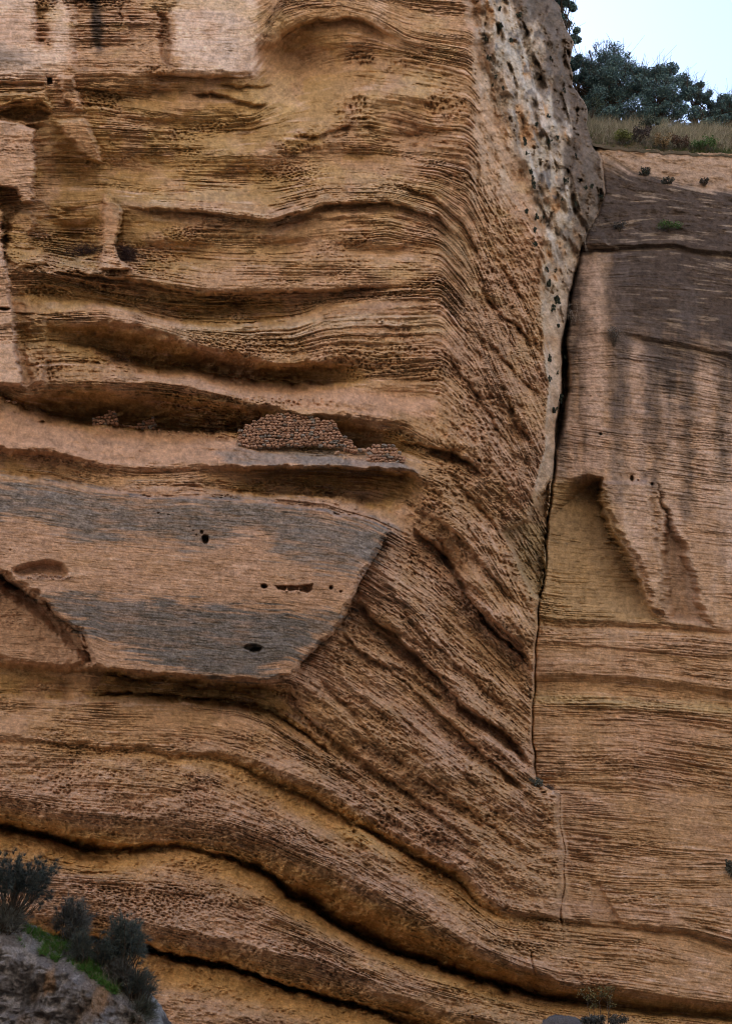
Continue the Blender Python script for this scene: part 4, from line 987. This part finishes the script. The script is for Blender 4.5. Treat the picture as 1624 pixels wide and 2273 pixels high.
# twig nests either side of the thin rock pillar
def nest(px, py, wpx, hpx, seed, label):
    rng = np.random.RandomState(seed)
    b = on_face(px, py + hpx * .3, .1); s = mpp(py, b[1])
    n = 420
    c = rng.randn(n, 3) * np.array([wpx * s * .26, .16, hpx * s * .24]) + np.array([0, 0, hpx * s * .3])
    d = rng.randn(n, 3) * np.array([1.4, .6, .55])
    V, F = strands(rng, c, d, n * 3, .42, .010, .5, .3, .25)
    o = obj('twig_nest', np_mesh('twig_nest', V, F, RED_TWIG, None, False), None, b)
    tag(o, label, 'nest')
nest(188, 553, 84, 32, 51, 'dark dry twig nest left of the thin rock pillar')
nest(280, 562, 36, 40, 52, 'smaller dark twig nest tucked behind the thin rock pillar on its right')

# ------------------------------------------------------------------ stones
def ico():
    bm = __import__('bmesh').new(); __import__('bmesh').ops.create_icosphere(bm, subdivisions=2, radius=1)
    v = np.array([x.co[:] for x in bm.verts]); f = np.array([[y.index for y in x.verts] for x in bm.faces]); bm.free()
    return v, f
IV, IF = ico()
def stone_geo(rng, size):
    d = IV * 1.0
    for _ in range(9):                                   # flat facets
        n = rng.randn(3); n /= np.linalg.norm(n); k = rng.uniform(.5, .85)
        t = d @ n; d = d - np.maximum(t - k, 0)[:, None] * n * .85
    d = d * (1 + .05 * rng.randn(len(d), 1))
    return d * np.asarray(size)
def in_poly(x, y, P):
    c = False
    for (x0, y0), (x1, y1) in zip(P, P[1:] + P[:1]):
        if (y0 > y) != (y1 > y) and x < (x1 - x0) * (y - y0) / (y1 - y0) + x0: c = not c
    return c
def drystone(P, Y, seed, label, rowh=5.6, sw=(6, 13), hole=None):
    rng = np.random.RandomState(seed)
    ys_ = [p[1] for p in P]; xs_ = [p[0] for p in P]
    base = at(sum(xs_) / len(xs_), max(ys_), Y)
    Vs, Fs, Cs = [], [], []; n0 = 0
    y = max(ys_)
    while y > min(ys_) - 2:
        rh = rowh * rng.uniform(.75, 1.2)
        x = min(xs_) - rng.uniform(0, 10)
        while x < max(xs_) + 5:
            wd_ = rng.uniform(*sw)
            cx, cy = x + wd_ / 2, y - rh / 2 + rng.uniform(-1.6, 1.6) + 2.5 * math.sin(x / 23.0 + seed)
            if in_poly(cx, cy, P) and not (hole and abs(cx - hole[0]) < hole[2] and abs(cy - hole[1]) < hole[2]):
                for layer in (0, 1):
                    s = mpp(cy, Y)
                    g = stone_geo(rng, (wd_ * s * .60, .075, rh * s * .60))
                    an = rng.uniform(-.22, .22); ca, sa = math.cos(an), math.sin(an)
                    g = np.stack([g[:, 0] * ca - g[:, 2] * sa, g[:, 1], g[:, 0] * sa + g[:, 2] * ca], -1)
                    p = at(cx, cy, Y) + np.array([0, layer * .12 + rng.uniform(-.02, .02), 0]) - base
                    Vs.append(g + p); Fs.append(IF + n0); n0 += len(IV)
                    c = np.array((.42,.25,.175)) * rng.uniform(.65, 1.2)
                    if rng.rand() < .16: c = np.array((.26,.225,.20)) * rng.uniform(.7, 1.1)
                    Cs.append(np.tile(c, (len(IV), 1)))
            x += wd_ * .98
        y -= rh
    o = obj('drystone_wall', np_mesh('drystone_wall', np.concatenate(Vs), np.concatenate(Fs), STONE, np.concatenate(Cs), False), None, base)
    tag(o, label, 'stone wall')
def shelfY(x0, x1, y):
    return min(depth_at(x, y) for x in np.linspace(x0, x1, 12))
drystone([(528,990),(532,955),(545,945),(562,934),(604,920),(626,914),(648,917),(688,924),(733,934),(744,933),(755,957),(772,974),(788,986),(801,1000),(788,1001),(716,990),(632,990),(560,994)], shelfY(540, 790, 992) - .1, 61, 'long drystone wall closing the mouth of the cave above the shelf')
drystone([(812,1024),(815,995),(834,985),(857,985),(876,989),(893,1006),(900,1028),(823,1028)], shelfY(815, 895, 1026) + .1, 62, 'rounded drystone pile with a small hole at the right end of the shelf', 6.5, (7, 14), (853, 1006, 4))
drystone([(202,944),(203,925),(225,922),(245,911),(258,917),(263,935),(262,944)], shelfY(203, 262, 943) + .1, 63, 'ruined stub of drystone wall at the left of the dark cave', 6.5, (7, 13))
drystone([(300,952),(306,943),(320,934),(340,923),(350,940),(350,954)], shelfY(305, 350, 952) + .1, 64, 'small collapsed triangle of drystone wall right of the ruined stub', 6.5, (7, 13))
SM = []
rng = np.random.RandomState(66)
for k in range(5):
    g = stone_geo(rng, (1, .8, .62))
    SM.append(np_mesh('loose_stone', g, IF, STONE, np.tile(np.array((.42,.27,.19)) * rng.uniform(.85, 1.15), (len(g), 1)), False))
def loose(px, py, r, label, group, out=.02):
    p = on_face(px, py, out); s = mpp(py, p[1]) * r
    o = obj('loose_stone', SM[rng.randint(5)], None, p); o.scale = (s, s, s); o.rotation_euler = (rng.uniform(-.3, .3), rng.uniform(-.4, .4), rng.uniform(0, 6.28))
    tag(o, label, 'stone', group)
for k in range(17):
    loose(62 + 5.6 * k + rng.uniform(-2, 2), 1277 + .35 * k + rng.uniform(-4, 5), rng.uniform(3.4, 6), 'loose stone among the rubble in the hollow of the grey slab', 'rubble in the hollow of the grey slab')
for k in range(9):
    loose(268 + 4.5 * k, 943 + .8 * k + rng.uniform(-1, 2), rng.uniform(2.5, 4.5), 'loose stone between the two ruined wall stubs', 'stones between the ruined wall stubs')
for k in range(8):
    loose(355 + 21 * k, 955 + 2.6 * k + rng.uniform(-2, 3), rng.uniform(2.5, 4.5), 'stray stone on the shelf left of the long wall', 'stray stones on the shelf')
loose(805, 999, 9, 'grey slab of stone leaning between the long wall and the rounded pile', None, .2)
loose(748, 1006, 8, 'flat stone lying on the shelf below the long wall', None, .1)
loose(32, 893, 7, 'loose block at the left end of the cave shelf', None, .1)
loose(18, 890, 6, 'smaller loose block at the left edge of the cave shelf', None, .1)

# ------------------------------------------------------------------ foreground outcrop with broom shrubs
FYD = 24.0
RP = np.array([(-300,1985),(-120,2040),(0,2068),(40,2082),(80,2106),(120,2122),(150,2130),(185,2146),(205,2168),(240,2190),(275,2212),(300,2232),(325,2256),(345,2290),(380,2350),(420,2430),(470,2550)], float)
tpar = np.concatenate([[0], np.cumsum(np.hypot(*np.diff(RP, axis=0).T))])
uu = np.linspace(0, tpar[-1], 420)
rx = np.interp(uu, tpar, RP[:, 0]) + 2 * fbm(uu / 9, uu * 0 + .7, 220, 3); ry = np.interp(uu, tpar, RP[:, 1]) + 14 + 3.5 * fbm(uu / 14, uu * 0, 221, 4)
ridge = at(rx, ry, FYD)
nv = 300
rows = []
for k in range(nv):                                       # front face, ground to ridge
    f = k / (nv - 1)
    z = lerp(-.3, ridge[:, 2], f)
    rows.append(np.stack([ridge[:, 0], FYD - .22 * (ridge[:, 2] - z), z], -1))
for (dy, dz) in [(.05, .03), (.12, .08), (.2, .13), (.3, .19), (.4, .25), (.5, .30), (.62, .35), (.75, .38), (.9, .40), (1.1, .39), (1.4, .28), (2.0, -.3), (2.6, -1.6), (2.9, -4)]:
    rows.append(ridge + np.array([0, dy, dz]))
V = np.stack(rows, 0)
fr = (np.arange(len(rows)) < nv)[:, None] * 1.0
wx, wz = V[..., 0], V[..., 2]
l1, _ = worley(wx / .5 + .6 * fbm(wx, wz, 222, 3), wz / .75, 223)
ed = np.clip(np.arange(len(rows)) / nv, 0, 1)[:, None]
disp = (.30 * fbm(wx * 1.3, wz * .8, 224, 5) + .22 * (l1 - .4) + .07 * fbm(wx * 9, wz * 8, 225, 4)) * sstep(1.0, .93, ed) * fr
disp = disp + .10 * sstep(.3, .8, fbm(wx * 2.4, wz * 5, 240, 4)) * fr * sstep(1.0, .93, ed)
V[..., 1] += disp
V[..., 2] += (1 - fr) * .05 * fbm(wx * 4, V[..., 1] * 4, 226, 4)
fc = np.empty(V.shape, np.float32); fc[:] = (.19, .172, .172)
def mixf(c, m):
    global fc
    fc = fc + (np.array(c, np.float32) - fc) * np.clip(m, 0, 1)[..., None]
mixf((.36,.33,.325), sstep(.05, .4, fbm(wx * 9, wz * 9, 227, 5)) * .8)
mixf((.06,.052,.05), sstep(.15, .55, fbm(wx * 2.6, wz * 1.6, 228, 5)) * .85)
orange = np.exp(-(((wx - at(112, 2185, FYD)[0]) / .17) ** 2 + ((wz - at(112, 2185, FYD)[2]) / .30) ** 2)) + np.exp(-(((wx - at(225, 2215, FYD)[0]) / .18) ** 2 + ((wz - at(225, 2225, FYD)[2]) / .34) ** 2))
mixf((.30,.19,.12), sstep(.35, .75, orange + .35 * fbm(wx * 5, wz * 3, 229, 4)))
mixf((.24,.165,.115), sstep(.35, .7, fbm(wx * 2.1 + 4, wz * 1.2, 230, 4)) * .5)
mixf((.27,.26,.26), (1 - fr) * sstep(-.1, .3, fbm(wx * 7, V[..., 1] * 9, 231, 4)) * .9)
ii = np.arange(V.shape[0] * V.shape[1]).reshape(V.shape[:2])
F = np.stack([ii[:-1,:-1], ii[:-1,1:], ii[1:,1:], ii[1:,:-1]], -1).reshape(-1, 4)
OUTC = mottled('outcrop_stone', None, scale=26.0, attr='tone', amount=.5, bump=.05)
tag(obj('rock_outcrop', np_mesh('rock_outcrop', V.reshape(-1, 3), F, OUTC, fc.reshape(-1, 3))), 'rough grey outcrop with orange patches and a grassy top in the lower left corner', 'rock')
rng = np.random.RandomState(71)
def top_pt(px, off):
    j = int(np.argmin(np.abs(rx - px)))
    return ridge[j] + np.array([0, off, np.interp(off, [0, .2, .5, .9], [0, .13, .30, .40])])
gr = []
for k in range(3000):
    px = rng.choice([rng.uniform(-250, 150), rng.uniform(-20, 200), rng.uniform(180, 250), rng.uniform(230, 285)]); off = rng.uniform(.05, .8) 
    if fbm(np.array([px / 35.]), np.array([off * 4]), 232, 3)[0] > -.15: gr.append(top_pt(px, off))
V, F = strands(rng, gr, np.tile([0, -.2, 1.0], (len(gr), 1)), 42000, .095, .008, .5, .6, .3)
tag(obj('grass', np_mesh('grass', V, F, STRAW, tones(len(V), 8, (.085,.21,.045), rng, .5, (.22,.20,.10), .2), smooth=False)), 'short green grass on top of the grey outcrop', None, None, 'stuff')

def broom(px, py, bx, by, wpx, hpx, seed, label, n=5200, c=(.05,.058,.052), Yo=.5, lean=0, depth=3, wid=.0045, fuzzy=.10):
    """crown centred on (px,py), rooted at (bx,by)"""
    rng = np.random.RandomState(seed)
    Y = FYD + Yo; s = mpp(py, Y)
    b = at(bx, by, Y); cen = at(px, py, Y) - b
    rw, rh = wpx * s / 2, hpx * s / 2
    root = empty('broom_shrub', b); tag(root, label, 'shrub', 'broom shrubs on the grey outcrop')
    paths = []; tips = []; dirs = []
    n = int(n * 3.2)
    for k in range(95):
        th = rng.uniform(0, 2 * np.pi); ph = rng.uniform(-.55, 1.0); q = rng.rand() ** .5
        e = cen + np.array([rw * math.cos(th) * q * math.cos(ph * 1.4), rw * .75 * math.sin(th) * q, rh * math.sin(ph * 1.4) * q])
        st = np.array([rng.uniform(-.02, .02), 0, -.05])
        mid = st * .5 + e * .5 + np.array([0, 0, -.15 * rh]) + rng.randn(3) * .06
        q1 = st * .8 + e * .2 + np.array([-.15 * e[0], 0, .0]) + rng.randn(3) * .03
        paths.append(([st, q1, mid, e], .014, .004))
        out = (e - cen); out = out / (np.linalg.norm(out) + 1e-6)
        for t in np.linspace(.45, 1.0, 6):
            tips.append(mid + (e - mid) * t + rng.randn(3) * .035); dirs.append(out * .9 + np.array([lean, 0, .45]))
    V, F = tubes(paths, 4); obj('branches', np_mesh('branches', V, F, BARK), root)
    V, F = strands(rng, tips, dirs, n, fuzzy, wid, .3, .45, .05)
    obj('foliage', np_mesh('foliage', V, F, LEAF, tones(len(V), 8, np.array(c) * 2.1, rng, .5), smooth=False), root)
broom(44, 1948, 14, 2058, 225, 112, 81, 'large dark broom shrub at the left edge of the outcrop', 13000, (.036,.044,.042), .35)
broom(20, 2035, 10, 2075, 90, 60, 82, 'thin grey broom below the large dark one', 2600, (.07,.07,.062), .2)
broom(165, 2035, 158, 2110, 95, 84, 83, 'grey feathery broom in the middle of the outcrop top', 4600, (.065,.066,.062), .75)
broom(178, 2098, 178, 2150, 56, 60, 84, 'small dark broom right at the rim of the outcrop', 2600, (.042,.05,.046), .25)
broom(276, 2078, 268, 2185, 112, 92, 85, 'tall rounded broom at the right of the outcrop', 7500, (.046,.056,.052), .45)
broom(232, 2110, 258, 2190, 60, 46, 86, 'low broom tucked under the tall rounded one', 2400, (.045,.052,.048), .4)
broom(272, 2160, 280, 2222, 90, 50, 87, 'sparse twiggy broom below the tall rounded one', 1900, (.06,.06,.055), .3)
broom(312, 2180, 296, 2240, 90, 52, 88, 'sparse broom spreading out over the sandstone on the far right', 2100, (.042,.05,.047), .3, .5)
broom(318, 2245, 292, 2262, 70, 60, 89, 'drooping straggly broom at the lower right end of the outcrop', 1700, (.05,.055,.045), .2, .4)
# dry stalks on the outcrop rim
tangle('dry_stalks', [(top_pt(220 + 6 * k, .15), (rng.uniform(-.8, .9), -.2, 1)) for k in range(7)], 90, 'pale dry stalks on the grass right of the small dark broom', 'dry plant', PALEBARK, .004, .16, 1, .1, .12, .5, 2)
tangle('dry_stalks', [(top_pt(20 + 6 * k, .15), (rng.uniform(-.8, .9), -.2, 1)) for k in range(8)], 91, 'pale dry stalks on the grass below the large dark broom', 'dry plant', PALEBARK, .004, .15, 1, .1, .12, .5, 2)

# ------------------------------------------------------------------ bottom edge: grey boulder and small plants
BY = 38.0
s = mpp(2270, BY)
rng = np.random.RandomState(95)
g = stone_geo(rng, (1, 1, 1)); bmV = []
d = IV * np.array([48 * s, .9, 1.0]); c0 = at(1246, 2290, BY); c0z = c0[2]
n_th, n_ph = 80, 50
TH, PH = np.meshgrid(np.linspace(0, 2 * np.pi, n_th), np.linspace(0, 1, n_ph))
rr_ = np.sqrt(PH) * (1 + .10 * fbm(np.cos(TH) * 2 + 5, np.sin(TH) * 2 + PH, 241, 3))
zz = (1 - PH ** 1.2) * c0z * 1.0
zz = np.where(PH < 1, (c0z + 32 * s) * (1 - PH ** 2.2), -.3)
V = np.stack([c0[0] + rr_ * np.cos(TH) * .95, BY + rr_ * np.sin(TH) * .95, zz], -1)
V[..., 0] += .06 * fbm(TH * 3, PH * 6, 242, 4); V[..., 2] += .05 * fbm(V[..., 0] * 4, V[..., 1] * 4, 243, 4)
ii = np.arange(n_ph * n_th).reshape(n_ph, n_th)
F = np.stack([ii[:-1,:-1], ii[:-1,1:], ii[1:,1:], ii[1:,:-1]], -1).reshape(-1, 4)
tag(obj('boulder', np_mesh('boulder', V.reshape(-1, 3), F, OUTC, np.tile((.13,.12,.125), (V.size // 3, 1)))), 'grey boulder just showing at the bottom edge', 'rock')
def bottom_plant(px, py, Y, wpx, hpx, seed, label, c, n, size, name='sapling'):
    rng = np.random.RandomState(seed)
    b = at(px, py, Y); s = mpp(py, Y); b0 = np.array([b[0], b[1], -.05]); hz = b[2] - b0[2]
    root = empty(name, b0); tag(root, label, 'plant')
    ps, tips = [], []
    for k in range(5):
        e = np.array([rng.uniform(-.4, .4) * wpx * s, rng.uniform(-.2, .2), hz + hpx * s * rng.uniform(.1, .4)])
        ps.append(([np.array([rng.uniform(-.05, .05), 0, 0]), e * .6 + rng.randn(3) * .05, e], .02, .009))
        a, t = grow(rng, e, (rng.uniform(-.7, .7), rng.uniform(-.3, .3), 1), hpx * s * .35, .008, 2, 3, .6, .1, .2, 4, .7)
        ps += a; tips += [q[0] for q in t]
    V, F = tubes(ps, 4); obj('stem', np_mesh('stem', V, F, BARK), root)
    V, F = leaves(rng, tips, n, size, (.10, .10, .08))
    obj('foliage', np_mesh('foliage', V, F, LEAF, tones(len(V), 4, c, rng, .4), smooth=False), root)
bottom_plant(1336, 2262, 37.5, 70, 62, 96, 'thin-stemmed sapling with sparse yellowish leaves at the bottom edge', (.14,.12,.05), 420, .035)
bottom_plant(1310, 2290, 37.2, 60, 34, 97, 'low grey bush beside the boulder at the bottom edge', (.10,.105,.105), 1100, .035, 'bush')
bottom_plant(1360, 2290, 37.0, 90, 34, 98, 'dull brown-grey bush below the sapling at the bottom edge', (.085,.08,.07), 1100, .035, 'bush')
# dry tuft in the second crack
rng = np.random.RandomState(99)
cs = np.array([on_face(335 + 6 * k, 1888, .02) for k in range(8)])
V, F = strands(rng, cs - cs[0], np.tile([0, -.3, 1.0], (8, 1)), 160, .22, .008, .5, .6, .1)
tag(obj('dry_tuft', np_mesh('dry_tuft', V, F, STRAW, tones(len(V), 8, (.30,.21,.12), rng, .3), smooth=False), None, cs[0]), 'thin dry grass tuft on the sandy sill of the long dark crack', 'grass tuft')
